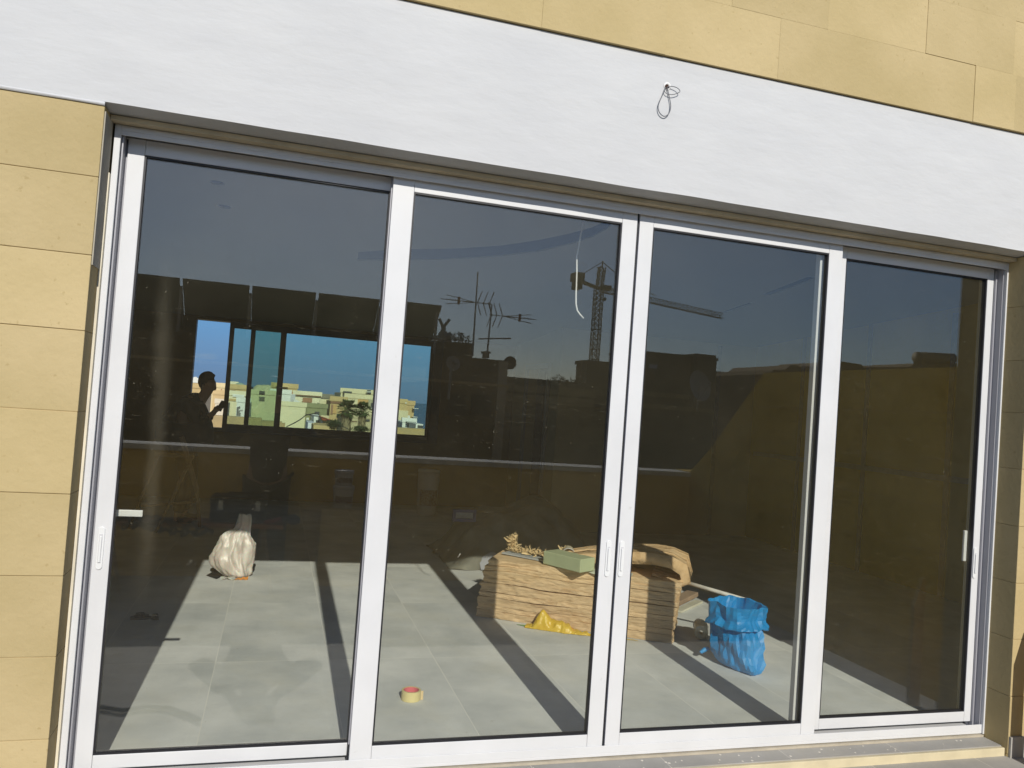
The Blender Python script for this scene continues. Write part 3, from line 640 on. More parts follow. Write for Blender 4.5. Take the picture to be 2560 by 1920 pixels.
part('tie_knot', MB().tube([(2.93, 1.30, .075), (2.90, 1.31, .060), (2.875, 1.31, .045), (2.865, 1.30, .052)], [.012, .016, .012, .006], 10), BLUE, o, smooth=True)
# ---- tape roll
c0 = Vector((.812, .775, 0)); h_ = .052
o = empty('tape_roll', c0, 'roll of cream masking tape with a pink core on the sunlit tiles', 'tape roll')
part('tape_winding', MB().lathe([(.042, .001), (.052, .001), (.052, h_), (.042, h_), (.042, .001)], c0, 40), pbr('masking_tape', (.68, .58, .27), .6, var=.04), o, bevel=.0008)
part('core', MB().lathe([(.0385, .0015), (.0415, .0015), (.0415, h_-.001), (.0385, h_-.001), (.0385, .0015)], c0, 40), pbr('pink_core', (.68, .13, .15), .7), o)
part('tape_end', MB().grid(lambda u, v: c0+Vector((.0525*math.cos(-.35-.0*u)+.014*u, .0525*math.sin(-.35)+.002*u, .002+(h_-.004)*v)), 4, 3), pbr('tape_end', (.68, .52, .28), .6), o, solid=.0006)
# ---- white carrier bag at the back of the sun patch
def wb(t):
    prof = [(0.004, .125, .10), (.05, .150, .12), (.12, .155, .12), (.20, .150, .11), (.27, .125, .09), (.33, .095, .06), (.37, .070, .035)]
    return prof
cb = Vector((-.245, 3.70, 0)); rings = []
for i, (z, rx, ry, dx) in enumerate(dense([(.004, .10, .09, .04), (.03, .135, .12, .03), (.08, .165, .125, .0), (.14, .178, .12, -.02), (.20, .172, .105, -.02), (.26, .155, .08, -.01), (.31, .140, .055, -.005), (.345, .125, .036, .0), (.375, .100, .024, .022), (.40, .072, .016, .048), (.44, .058, .012, .060), (.48, .056, .010, .062), (.52, .046, .008, .058)], 44)):
    r_ = []
    for k in range(96):
        a = 2*math.pi*k/96; c_, s_ = math.cos(a), math.sin(a)
        f = 1+.30*noise.noise(Vector((c_*1.3, s_*1.3, z*6+3)))+.17*(ridge(Vector((c_*1.9+z*4, s_*1.9, z*4+1)))-.6)+.09*(ridge(Vector((c_*4, s_*4-z*9, z*11)))-.6)
        f += .10*(ridge(Vector((k*.11+z*2.2, z*1.6, 7)))-.6)+.05*(ridge(Vector((k*.30-z*3, z*3, 2)))-.6)
        r_.append(cb+Vector((rx*f*c_+dx, ry*f*s_, z+(.030*noise.noise(Vector((c_*9, s_*9, 1))) if z > .45 else .012*noise.noise(Vector((c_*3, s_*3, z*5)))*min(1, z*9)))))
    rings.append(r_)
o = empty('white_bag', cb, 'translucent whitish carrier bag of rubbish slumped at the back edge of the sunlit floor', 'plastic bag')
WBAG = pbr('white_film', (.46, .40, .35), .35, col2=(.76, .70, .63), vscale=11, bump=.6, bscale=30, bdist=.006, stretch=(1.6, 1.6, .6))
WBAG.node_tree.nodes['Principled BSDF'].inputs['Subsurface Weight'].default_value = .35; WBAG.node_tree.nodes['Principled BSDF'].inputs['Subsurface Scale'].default_value = .03
wbo = part('bag_film', MB().loft(rings), WBAG, o, smooth=True)
part('orange_flap', MB().grid(lambda u, v: cb+Vector((.0+.13*u, -.145-.02*v, .003+.022*u*(1-v)+.004*math.sin(u*20))), 14, 4), pbr('orange_film', (.66, .27, .06), .4), o, solid=.001)
part('white_flap', MB().grid(lambda u, v: cb+Vector((-.09+.12*u, -.13-.055*v, .004+.01*math.sin(u*9+v*4)+.01)), 14, 5), WBAG, o, solid=.001, smooth=True)
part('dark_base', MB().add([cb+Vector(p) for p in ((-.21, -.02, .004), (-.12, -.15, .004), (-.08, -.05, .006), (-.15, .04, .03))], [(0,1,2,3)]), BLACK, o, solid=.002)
# ---- plank bench with toolbox, cable and grinder on the terrace; they show mirrored in the glass
zb = .515
o = empty('plank_bench', (-.55, -3.32, -.045), 'rusty brown plank on thin trestle legs standing on the terrace before the parapet', 'bench')
part('plank', MB().box(-1.30, .13, -3.44, -3.17, zb-.035, zb), pbr('rusty_plank', (.34, .13, .035), .9, var=.3, vscale=9), o, bevel=.003)
for x in (-1.15, -.02):
    for dx, y in ((-.10, -3.41), (.10, -3.20)): part('leg', MB().tube([(x, y+.02, zb-.035), (x+dx, y, -.045)], .014, 6), WOOD, o)
tb = Vector((-.225, -3.32, zb)); o = empty('toolbox', tb, 'black toolbox with two grey latches on the plank bench, mirrored in the left pane', 'toolbox')
part('box_body', MB().box(-.445, -.010, -3.42, -3.23, zb+.002, zb+.145), BLACK, o, bevel=.008, seg=3)
part('box_lid', MB().prism([(-.452, zb+.147), (-.002, zb+.147), (-.002, zb+.190), (-.035, zb+.215), (-.42, zb+.215), (-.452, zb+.190)], -3.428, -3.222), BLACK, o, bevel=.006)
LAT = pbr('latch_grey', (.70, .75, .70), .5)
for x in (-.365, -.080): part('latch', MB().box(x-.018, x+.018, -3.222, -3.212, zb+.105, zb+.180).box(x-.022, x+.022, -3.212, -3.206, zb+.102, zb+.116), LAT, o, bevel=.002)
part('handle', MB().tube([(-.32, -3.325, zb+.215), (-.31, -3.325, zb+.232), (-.14, -3.325, zb+.232), (-.13, -3.325, zb+.215)], .007, 8), BLACK, o, smooth=True)
gb = Vector((.06, -3.22, zb)); o = empty('angle_grinder', gb, 'small dark red angle grinder with black guard at the right end of the plank bench', 'grinder')
part('motor_body', MB().tube([(-.02, -3.19, zb+.015), (.05, -3.19, zb+.03), (.11, -3.19, zb+.05)], [.014, .018, .017], 14), pbr('dark_red_plastic', (.34, .025, .03), .45), o, smooth=True)
part('gear_head', MB().tube([(.11, -3.19, zb+.05), (.15, -3.19, zb+.055), (.18, -3.19, zb+.052)], [.017, .022, .017], 12), BLACK, o, smooth=True)
part('disc_guard', MB().lathe([(0, .0), (.055, 0), (.060, .008), (.058, .018), (.03, .022), (0, .022)], (.20, -3.20, zb+.035), 28, (.1, .5, .85)), BLACK, o, smooth=True)
mb = MB(); pts = []
for k in range(240):
    t_ = k/239; a = k*.41
    pts.append((-1.05+.60*t_+.07*math.cos(a), -3.165+.05*math.sin(a), zb-.03+.07*math.sin(k*.19)*.6-.05*t_+.045*abs(math.sin(k*.53))))
mb.tube(pts, .009, 6)
mesh('coiled_cable', mb, pbr('brown_rubber', (.035, .02, .014), .6), label='tangled dark brown cable hanging over the left part of the plank bench', cat='cable', smooth=True)
# ---- wooden trestle inside, left
o = empty('wooden_trestle', (-1.0, 5.9, 0), 'thin legged wooden trestle standing at the left near the person', 'trestle')
for p, q_, r in ((( -.98, 6.0, 1.02), (-.78, 6.05, .42), .030), ((-.86, 6.0, .78), (-1.13, 5.7, .0), .018), ((-.78, 6.05, .42), (-.72, 6.1, .0), .022), ((-1.22, 6.2, .80), (-1.42, 5.9, 0), .016)):
    m_ = MB(); m_.tube([p, q_], r, 6); part('leg', m_, WOOD, o)
m_ = MB(); m_.tube([(-1.25, 6.15, .80), (-.84, 6.0, .80)], .024, 6); part('top_rail', m_, WOOD, o)
m_ = MB(); m_.tube([(-1.30, 5.8, .26), (-.76, 6.05, .30)], .014, 6); part('cross_bar', m_, WOOD, o)
# ---- paint pots on a stone block, by the parapet
def bucket(c, r, h, label, nm='paint_bucket'):
    o = empty(nm, c, label, 'bucket', 'white paint buckets')
    part('tub', MB().lathe([(0, 0), (r*.86, 0), (r*.90, .01), (r, h*.80), (r, h), (r*.97, h), (r*.96, h-.01), (0, h-.012)], c, 32), pbr('bucket_white', (.62, .57, .52), .5, var=.05), o, smooth=True)
    part('lid', MB().lathe([(0, h+.012), (r*1.0, h+.012), (r*1.06, h+.004), (r*1.06, h-.02), (r*1.02, h-.02)], c, 32), pbr('bucket_lid', (.66, .62, .57), .5), o, smooth=True)
    sg = 1 if c[1] < 0 else -1
    part('bucket_label', MB().grid(lambda u, v: Vector(c)+Vector((r*1.0*math.cos(.6+1.9*u), sg*r*1.0*math.sin(.6+1.9*u), h*(.22+.36*v))), 18, 3), pbr('dark_red_label', (.16, .05, .03), .6, col2=(.35, .30, .25), vscale=45), o, solid=.001)
    return o
mesh('stone_block', MB().box(.44, .82, -3.78, -3.46, -.045, .615), STONE_T, label='upright stone block in front of the parapet carrying two white buckets', cat='stone block', bevel=.004)
bucket(Vector((.625, -3.58, .616)), .090, .185, 'lower of the two stacked white buckets mirrored left of the first thick stile')
bucket(Vector((.620, -3.585, .815)), .082, .120, 'upper bucket with a reddish label, stacked on another bucket')
bucket(Vector((2.16, 7.7, .0)), .15, .62, 'tall pale drum standing behind the dark covered heap', 'pale_drum')
# ---- grey tarpaulin heap with a blue edged box on it
TARP = pbr('grey_tarp', (.17, .17, .14), .75, var=.35, vscale=4, bump=.6, bscale=8, bdist=.02)
def tarp(u, v):
    # u across (x), v front (0) to back (1)
    x = 1.72+1.55*u; y = 4.02+.25*u*0+1.25*v
    top = [(0, .02), (.08, .14), (.2, .42), (.35, .50), (.5, .52), (.66, .62), (.78, .60), (.9, .47), (.965, .34), (1, .0)]
    for (a, ha), (b2, hb) in zip(top, top[1:]):
        if a <= u <= b2: h = ha+(hb-ha)*(u-a)/(b2-a)
    e = min(1, v*2.4); f = min(1, (1-v)*5)
    fold = .05*noise.noise(Vector((u*5, v*5, 1)))+.10*abs(noise.noise(Vector((u*3+v*4, v*2-u*2, 5))))-.03+.018*noise.noise(Vector((u*14, v*14, 3)))
    z = h*(e**.55)*f+fold*(1 if 0 < u < 1 else 0)*(.3+.7*e)
    return Vector((x+.06*noise.noise(Vector((u*4, v*9, 8))), y+.10*noise.noise(Vector((u*5, 3, 8)))*(1-v), max(.006+.004*math.sin(u*30), z)))
o = empty('tarpaulin_heap', (2.5, 4.6, 0), 'heap covered by a crumpled dark grey tarpaulin behind the wool stack', 'tarpaulin')
part('tarpaulin', MB().grid(tarp, 90, 50), TARP, o, smooth=True)
part('white_string', MB().tube([Z(1150, 1385, .18), Z(1143, 1395, .06), Z(1148, 1410, .01)], .005, 6), WHITEPL, o, smooth=True)
part('pale_lining', MB().grid(lambda u, v: Vector((2.02+.30*u, 3.98+.10*v+.05*u, .012+.16*v*(1-abs(u-.45)))), 10, 6), pbr('pale_sheet', (.30, .31, .34), .7, var=.1), o, smooth=True)
p0, p1 = W(1133, 1273, 4.45), W(1189, 1305, 4.45)
o = empty('tray', ((p0.x+p1.x)/2, 4.5, p1.z), 'flat tray with a dark blue rim on the left of the tarpaulin heap', 'tray')
part('tray_panel', MB().box(p0.x+.03, p1.x-.03, 4.46, 4.475, p1.z+.025, p0.z-.025), pbr('tray_grey', (.26, .29, .32), .6, var=.2, vscale=20), o)
fr = MB().box(p0.x, p1.x, 4.44, 4.49, p1.z, p1.z+.03).box(p0.x, p1.x, 4.44, 4.49, p0.z-.03, p0.z).box(p0.x, p0.x+.03, 4.441, 4.489, p1.z+.03, p0.z-.03).box(p1.x-.03, p1.x, 4.441, 4.489, p1.z+.03, p0.z-.03)
part('tray_rim', fr, pbr('navy_plastic', (.02, .045, .16), .5), o)
# ---- small things: floor scrap, hanging wire, marks
mb = MB()
for k in range(26):
    p = Z(332+58*random.random(), 1537+14*random.random()); mb.obox(p+uz*.008, Vector((1, .3, 0)).normalized(), Vector((-.3, 1, 0)).normalized(), uz, .035, .02, .014)
mesh('dark_rubble', mb, BLACK, label='small scatter of black grit on the shaded tiles at the left', cat='grit', kind=None)
yw_ = .22
pw = [W(x, y, yw_) for x, y in ((1442, 640), (1442, 680), (1441, 712), (1440, 735), (1440, 760), (1443, 776), (1449, 785), (1459, 796))]
pw.insert(0, Vector((pw[0].x+.004, .145, 2.62)))
mesh('hanging_wire', MB().tube(pw, .0042, 8), pbr('bright_wire', (.80, .80, .78), .4), label='short white electric wire hanging down behind the top of the second pane', cat='wire', smooth=True)
# cable loops on the plaster band
pc = W(1667, 217, -.21)
CAB = pbr('grey_cable', (.13, .135, .15), .5)
o = empty('cable_loops', pc, 'two thin grey cable loops poking out of a hole in the white plaster band', 'cable')
def wire_px(pts, bulge):
    n = len(pts); r_ = []
    for i_ in range((n-1)*6+1):
        t = i_/6; k = min(int(t), n-2); f = t-k; P_ = [pts[max(0, min(n-1, k+q))] for q in (-1, 0, 1, 2)]
        c = [.5*((2*P_[1][a])+(-P_[0][a]+P_[2][a])*f+(2*P_[0][a]-5*P_[1][a]+4*P_[2][a]-P_[3][a])*f*f+(-P_[0][a]+3*P_[1][a]-3*P_[2][a]+P_[3][a])*f**3) for a in (0, 1)]
        r_.append(W(1560+c[0]*.0964, 160+c[1]*.0964, -.214-bulge*math.sin(math.pi*i_/((n-1)*6))))
    return r_
part('hanging_loop', MB().tube(wire_px(((1090, 610), (1060, 640), (1000, 800), (930, 950), (890, 1080), (895, 1200), (950, 1300), (1040, 1355), (1130, 1320), (1190, 1220), (1210, 1080), (1190, 930), (1160, 800), (1140, 700), (1115, 610)), .006), .0021, 6), CAB, o, smooth=True)
part('side_loop', MB().tube(wire_px(((1110, 600), (1180, 580), (1280, 585), (1380, 620), (1450, 690), (1420, 740), (1280, 790), (1150, 780), (1060, 730), (1060, 650)), .012), .0018, 6), CAB, o, smooth=True)
part('hole', MB().lathe([(0, 0), (.010, 0), (.011, .0015), (.007, .0025), (0, .001)], (pc.x, -.2105, pc.z), 14, (0, -1, 0)), pbr('rusty_hole', (.05, .02, .01), .9), o)
part('chipped_plaster', MB().lathe([(0, 0), (.018, 0), (.015, .002), (.010, .002)], (pc.x+.003, -.2098, pc.z+.004), 11, (0, -1, 0)), pbr('fresh_plaster', (.82, .82, .80), .9), o)

# ================================================================ PEOPLE
SKIN = pbr('skin', (.45, .27, .19), .55); 
def skin_mesh(name, verts, edges, mat, root=None, sub=2, rootv=0):
    me = bpy.data.meshes.new(name); me.from_pydata([v[:3] for v in verts], edges, []); me.materials.append(mat)
    o = bpy.data.objects.new(name, me); C.objects.link(o); o.parent = root
    m_ = o.modifiers.new('k', 'SKIN'); m_.use_smooth_shade = True; me.skin_vertices  # created with the modifier
    if not me.skin_vertices: 
        bm = bmesh.new(); bm.from_mesh(me); bm.verts.layers.skin.verify(); bm.to_mesh(me); bm.free()
    for i, v in enumerate(verts):
        r = v[3]*1.17; ry_ = (v[4] if len(v) > 4 else v[3])*1.17
        me.skin_vertices[0].data[i].radius = (r, ry_); me.skin_vertices[0].data[i].use_root = (i == rootv)
    s = o.modifiers.new('s', 'SUBSURF'); s.levels = sub; s.render_levels = sub
    return o
def human(name, label, base, face, J, mats, hairlen='short'):
    """J: joints in body space (x right of the body, y forward, z up). face: heading angle."""
    root = empty(name, base, label, 'person')
    cf, sf = math.cos(face), math.sin(face)
    def T(p): return (p[0]*cf-p[1]*sf, p[0]*sf+p[1]*cf, p[2])
    def chain(lst): return [(*T(p), *p[3:]) for p in lst]
    # ---- body: one continuous skinned surface with fingers
    V = []; Ed = []
    def add(p, par=None):
        V.append((*T(p), *p[3:])); i = len(V)-1
        if par is not None: Ed.append((par, i))
        return i
    pel = add((*J['pelvis'], .115)); sp = add((*J['spine'], .105), pel); ch = add((*J['chest'], .115), sp); nb = add((*J['neck'], .055), ch)
    hb = add((*J['head0'], .062), nb); h1 = add((*J['head1'], .082, .088), hb); h2 = add((*J['head2'], .070, .078), h1)
    hd = Vector(J['headdir']).normalized()
    nose = add((*(Vector(J['head0'])*.55+Vector(J['head1'])*.45+hd*.095), .012), h1)
    for s in (-1, 1):
        side = Vector((hd.y, -hd.x, 0)).normalized()*s
        add((*(Vector(J['head0'])*.5+Vector(J['head1'])*.5+side*.083), .014), h1)
        k = 'L' if s < 0 else 'R'
        sh = add((*J['sh'+k], .055), ch); el_ = add((*J['el'+k], .040), sh); wr = add((*J['wr'+k], .026), el_)
        pd_ = (Vector(J['ha'+k])-Vector(J['wr'+k])); pl = add((*(Vector(J['wr'+k])+pd_*.5), .028, .018), wr); kn = add((*J['ha'+k], .030, .015), pl)
        hip = add((J['pelvis'][0]+s*.09, J['pelvis'][1], J['pelvis'][2]-.06, .090), pel); kne = add((*J['kn'+k], .058), hip); an = add((*J['an'+k], .040), kne)
        he = add((J['an'+k][0], J['an'+k][1]-.02, .04, .035), an); add((J['an'+k][0]+s*.02, J['an'+k][1]+.15, .025, .030), he)
        d = pd_.normalized(); cu = Vector(J['curl'+k]).normalized(); ac = d.cross(cu).normalized()
        for q in range(4):
            L_ = (.030, .034, .031, .024)[q]; b0 = Vector(J['ha'+k])+ac*((q-1.5)*.019)
            i1 = add((*(b0+d*L_*.5), .0095), kn); i2 = add((*(b0+d*L_*.95+cu*L_*.45), .0085), i1); add((*(b0+d*L_*.9+cu*L_*1.25), .0075), i2)
        tb_ = Vector(J['wr'+k])+pd_*.35+ac*(-.028*(1 if J.get('thumb'+k, 1) > 0 else -1)); i1 = add((*tb_, .011), pl); add((*(tb_+d*.035+cu*.015), .009), i1)
    skin_mesh('body', V, Ed, mats['skin'], root)
    # ---- jacket
    V = []; Ed = []
    w_ = J.get('bulk', 1.0)
    hem = add((J['pelvis'][0], J['pelvis'][1], J['pelvis'][2]-.12, .150*w_)); a = add((*J['pelvis'], .152*w_), hem); b_ = add((*J['spine'], .150*w_), a); c_ = add((*J['chest'], .150*w_), b_); n_ = add((*(Vector(J['chest'])*.35+Vector(J['neck'])*.65), .085), c_)
    for k in 'LR':
        s1 = add((*J['sh'+k], .080), c_); e1 = add((*J['el'+k], .062), s1); add((*(Vector(J['el'+k])*.12+Vector(J['wr'+k])*.88), .044), e1)
    skin_mesh('jacket', V, Ed, mats['jacket'], root)
    V = []; Ed = []
    a = add((J['pelvis'][0], J['pelvis'][1], J['pelvis'][2], .135))
    for s, k in ((-1, 'L'), (1, 'R')):
        hip = add((J['pelvis'][0]+s*.09, J['pelvis'][1], J['pelvis'][2]-.10, .105), a); kne = add((*J['kn'+k], .080), hip); add((J['an'+k][0], J['an'+k][1], .10, .062), kne)
    skin_mesh('trousers', V, Ed, mats['trousers'], root)
    for s, k in ((-1, 'L'), (1, 'R')):
        V = []; Ed = []; x, y = J['an'+k][0], J['an'+k][1]
        a = add((x, y-.03, .05, .048)); b_ = add((x+s*.01, y+.07, .042, .045, .038), a); add((x+s*.02, y+.17, .032, .038, .028), b_)
        skin_mesh('shoe', V, Ed, mats['shoe'], root, 1)
    # ---- hair
    hc = Vector(T(J['head1'])); hv = Vector(T(hd)); hv.z = 0; hv.normalize(); hs = Vector((-hv.y, hv.x, 0)); hr = []
    for i_ in range(15):
        th_ = math.pi*i_/14; ring = []
        for k_ in range(28):
            a_ = 2*math.pi*k_/28; d_ = Vector((math.sin(th_)*math.cos(a_), math.sin(th_)*math.sin(a_), math.cos(th_)))
            p_ = hv*d_.x*.104+hs*d_.y*.090+Vector((0, 0, 1))*d_.z*.118
            if d_.x > .1 and d_.z < .45: p_ *= .80                        # leave the face free
            p_ *= 1+.07*noise.noise(d_*4+Vector((base[0], 0, 0)))
            ring.append(hc-hv*.018+Vector((0, 0, .022))+p_)
        hr.append(ring)
    hm_ = MB().loft(hr)
    if hairlen == 'bun': hm_.lathe([(.001, .03), (.022, .024), (.034, .004), (.030, -.018), (.001, -.03)], hc+Vector((0, 0, .148))-hv*.02, 14)
    mesh('hair', hm_, mats['hair'], root, smooth=True)
    return root
mt1 = dict(skin=SKIN, jacket=pbr('dark_jacket', (.012, .012, .015), .8, var=.2, vscale=30), trousers=pbr('dark_trousers', (.014, .014, .018), .85), shoe=BLACK, hair=pbr('dark_hair', (.008, .006, .005), .7))
# worker at the far window: profile, facing right, bent over a phone
Jw = dict(pelvis=(0, -.07, .98), spine=(0, -.075, 1.14), chest=(0, -.045, 1.335), neck=(0, .09, 1.47), head0=(0, .14, 1.55), head1=(0, .145, 1.635), head2=(0, .13, 1.69), headdir=(0, 1, -.35),
          shL=(-.20, -.02, 1.435), shR=(.20, -.02, 1.435), elL=(-.25, .08, 1.14), elR=(.25, .07, 1.13), wrL=(-.12, .215, 1.275), wrR=(.11, .195, 1.26), haL=(-.075, .265, 1.335), haR=(.06, .25, 1.325), curlL=(.8, .2, .1), curlR=(-.8, .2, .1),
          knL=(-.11, .03, .52), knR=(.12, .0, .52), anL=(-.12, -.02, .09), anR=(.14, -.06, .09), bulk=2.0)
human('person', 'dark clothed person indoors by the back window, looking down at a phone', Vector((-.93, 6.5, 0)), -math.pi/2-.0, Jw, mt1)
ph = Vector((-.625, 6.5, 1.375)); o = empty('phone', ph, 'dark phone held up by the person standing by the back window', 'phone')
pxx = Vector((.45, -.2, .87)).normalized(); pyy = (Vector((.75, .60, -.25))-pxx*Vector((.75, .60, -.25)).dot(pxx)).normalized(); pzz = pxx.cross(pyy)
part('phone_body', MB().obox(ph, pxx, pyy, pzz, .135, .074, .010), BLACK, o, bevel=.003)
part('phone_screen', MB().obox(ph-pzz*.0056*(1 if pzz.x > 0 else -1), pxx, pyy, pzz, .124, .066, .0008), pbr('phone_glass', (.01, .01, .012), .1), o)
mt2 = dict(skin=SKIN, jacket=pbr('navy_jacket', (.02, .024, .035), .85, var=.15, vscale=20), trousers=pbr('grey_trousers', (.035, .035, .038), .9), shoe=BLACK, hair=pbr('brown_hair', (.02, .013, .009), .7))
Jp = dict(pelvis=(0, -.02, .95), spine=(0, -.03, 1.12), chest=(0, -.015, 1.33), neck=(0, .01, 1.47), head0=(0, .035, 1.55), head1=(0, .04, 1.635), head2=(0, .035, 1.69), headdir=(0, 1, 0),
          shL=(-.19, -.01, 1.41), shR=(.19, -.01, 1.41), elL=(-.34, .05, 1.20), elR=(.36, .06, 1.22), wrL=(-.10, .165, 1.50), wrR=(.10, .165, 1.50), haL=(-.072, .190, 1.565), haR=(.072, .190, 1.565), curlL=(.5, .35, .2), curlR=(-.5, .35, .2),
          knL=(-.11, .02, .50), knR=(.11, .02, .50), anL=(-.13, -.01, .09), anR=(.13, -.01, .09), bulk=.95)
human('person', 'photographer in dark clothes on the terrace, arms raised with a phone, mirrored in glass', Vector((-.03, -3.665, -.045)), 0, Jp, mt2)
o = empty('phone', (0, -3.472, 1.60), 'phone held upright by the photographer on the terrace', 'phone')
part('phone_body', MB().box(-.078, .078, -3.480, -3.471, 1.555, 1.632), BLACK, o, bevel=.003)
part('phone_screen', MB().box(-.072, .072, -3.4812, -3.4802, 1.559, 1.628), pbr('phone_glass2', (.01, .01, .012), .1), o)

# ================================================================ TERRACE WALLS (mirrored in the glass)
Yp = -3.80
cz0 = M(596, 1122, 3.80).z
o = empty('terrace_parapet', (0, Yp, -.2), 'low limestone parapet with a pale coping along the outer edge of the terrace', 'parapet')
part('parapet_wall', MB().box(-5.2, 4.1, Yp-.28, Yp, -.25, cz0-.045), STONE_T, o)
part('coping', MB().box(-5.2, 4.1, Yp-.31, Yp+.03, cz0-.045, cz0), pbr('pale_coping', (.66, .65, .60), .8, var=.08), o, bevel=.004)
o = empty('terrace_side_wall', (4.1, -2, -.2), 'tall limestone side wall of the terrace with a sloping end at the right of the door', 'wall')
zt = 2.06
part('side_wall', MB().prism([(-.2225, -.25), (-.2225, zt), (-2.62, zt+.01), (-3.42, 1.35), (-3.80, cz0+.005), (-4.11, cz0+.005), (-4.11, -.25)], 4.1, 4.4, 'x'), STONE_T, o)
part('side_wall_joints', MB().box(4.097, 4.0995, -3.75, -.25, .268, .272).box(4.097, 4.0995, -3.75, -.25, .568, .572).box(4.097, 4.0995, -3.75, -.25, .868, .872).box(4.097, 4.0995, -3.3, -.25, 1.168, 1.172).box(4.097, 4.0995, -3.1, -.25, 1.468, 1.472).box(4.097, 4.0995, -2.7, -.25, 1.768, 1.772), MORTAR, o)
part('skirting', MB().box(3.826, 4.095, -.2165, -.2045, -.046, .062), TILE_OUT, o)
mesh('shadow_board', MB().prism([(3.832, -.0445), (3.832, .565), (3.888, .735), (3.912, .735), (3.912, -.0445)], -.448, -.426), pbr('shadow_board_tan', (.50, .37, .16), .9, var=.15), label='narrow tan board added upright just right of the door to cast the jamb shadow', cat='board')  # added board, stands in for the unknown caster of the jamb shadow
# hose on the terrace
mb = MB(); mb.tube([Vector((-2.2, -.9, -.03)), Vector((-1.2, -1.0, -.03))]+[Z(x, y, -.03)*1 for x, y in ()]+[Vector((M_.x, -M_.y, -.03)) for M_ in [Z(x, y, -.03) for x, y in ((254, 1780), (300, 1788), (360, 1778), (420, 1780), (470, 1798), (495, 1812))]], .012, 8)
mesh('garden_hose', mb, pbr('dark_hose', (.03, .03, .03), .6), label='dark hose lying on the terrace tiles at the left of the door', cat='hose', smooth=True)

# ================================================================ ACROSS THE STREET, mirrored in the glass
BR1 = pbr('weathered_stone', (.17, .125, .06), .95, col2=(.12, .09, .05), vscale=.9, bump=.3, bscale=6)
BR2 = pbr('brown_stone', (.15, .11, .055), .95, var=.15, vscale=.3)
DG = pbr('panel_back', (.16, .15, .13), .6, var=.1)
o = empty('roof_house', (0, -13, -12.2), 'shaded roof rooms of the house opposite, carrying solar panels and aerials', 'house')
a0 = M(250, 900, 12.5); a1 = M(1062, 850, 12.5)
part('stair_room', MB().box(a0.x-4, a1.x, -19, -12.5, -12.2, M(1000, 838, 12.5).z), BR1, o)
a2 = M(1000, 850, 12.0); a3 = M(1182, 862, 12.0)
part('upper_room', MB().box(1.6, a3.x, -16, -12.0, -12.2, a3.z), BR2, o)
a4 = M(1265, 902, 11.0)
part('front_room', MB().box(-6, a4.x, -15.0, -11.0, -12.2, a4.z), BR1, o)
part('grey_pilaster', MB().box(M(1247, 930, 10.9).x, a4.x+.02, -11.0, -10.93, -12.2, a4.z-.02), RENDER, o)
for px0, px1, py0, py1 in ((1120, 1160, 985, 1040), (1060, 1090, 990, 1035), (1180, 1225, 985, 1040)):
    p, q_ = M(px0, py0, 10.96), M(px1, py1, 10.96); part('window', MB().box(p.x, q_.x, -10.995, -10.94, q_.z, p.z), DARK, o)
part('stone_band', MB().box(-6, a4.x+.04, -11.0, -10.90, M(1180, 955, 10.9).z-.05, M(1180, 955, 10.9).z), MORTAR, o)
for k in range(6): part('string_course', MB().box(-6, a4.x+.006, -11.0, -10.985, .2-k*.8, .23-k*.8), MORTAR, o)
ac = M(1283, 912, 11.3)
o2 = empty('air_conditioner', (a4.x+.2, -11.4, ac.z), 'outdoor air conditioning unit on the wall end of the house opposite', 'air conditioner')
part('casing', MB().box(a4.x+.021, ac.x, -11.7, -11.15, M(1270, 918, 11.3).z, M(1270, 904, 11.3).z), pbr('ac_grey', (.25, .25, .24), .6), o2, bevel=.02)
part('fan_grille', MB().lathe([(0, 0), (.12, 0), (.13, .01), (.10, .015)], ((a4.x+ac.x)/2, -11.149, ac.z+.02), 20, (0, 1, 0)), BLACK, o2)
# solar panels: a tilted row, its upper edge towards us
PV = pbr('pv_panel_back', (.05, .045, .03), .7, var=.12, vscale=2)
tz = M(1106, 776, 11.5); xs0 = M(270, 655, 11.5).x; top_z = tz.z+.05; bz = M(1062, 830, 12.2)
o3 = empty('solar_array', (0, -12.2, top_z-1), 'row of tilted solar panels seen from behind on the roof opposite', 'solar panels')
lo_z = top_z-1.15; y_t, y_b = -11.5, -13.1
n = 5; wdt = (tz.x-xs0)/n
for k in range(n):
    x0 = xs0+k*wdt; e = .025
    mb = MB().add([(x0+e, y_t, top_z), (x0+wdt-e, y_t, top_z), (x0+wdt-e, y_b, lo_z), (x0+e, y_b, lo_z), (x0+e, y_t, top_z+.04), (x0+wdt-e, y_t, top_z+.04), (x0+wdt-e, y_b, lo_z+.04), (x0+e, y_b, lo_z+.04)], [(0,1,2,3),(4,7,6,5),(0,4,5,1),(1,5,6,2),(2,6,7,3),(3,7,4,0)])
    part('panel', mb, PV, o3)
for k in range(n+1):
    x = min(max(xs0+k*wdt, xs0+.06), tz.x-.08)
    part('support_frame', MB().tube([(x, y_t-.15, top_z-.12), (x, y_t-.15, top_z-1.9)], .035, 4).tube([(x, y_b+.1, lo_z), (x, y_b+.1, lo_z-.75)], .03, 4).tube([(x, y_t-.1, top_z-.1), (x, y_b+.1, lo_z-.02)], .03, 4), STEEL, o3)
part('cross_brace', MB().tube([M(1062, 832, 12.6), M(1100, 851, 12.6)], .035, 4).tube([M(1070, 852, 12.6), M(1105, 836, 12.6)], .03, 4).tube([M(1060, 853, 12.6), M(1182, 861, 12.6)], .03, 4), STEEL, o3)
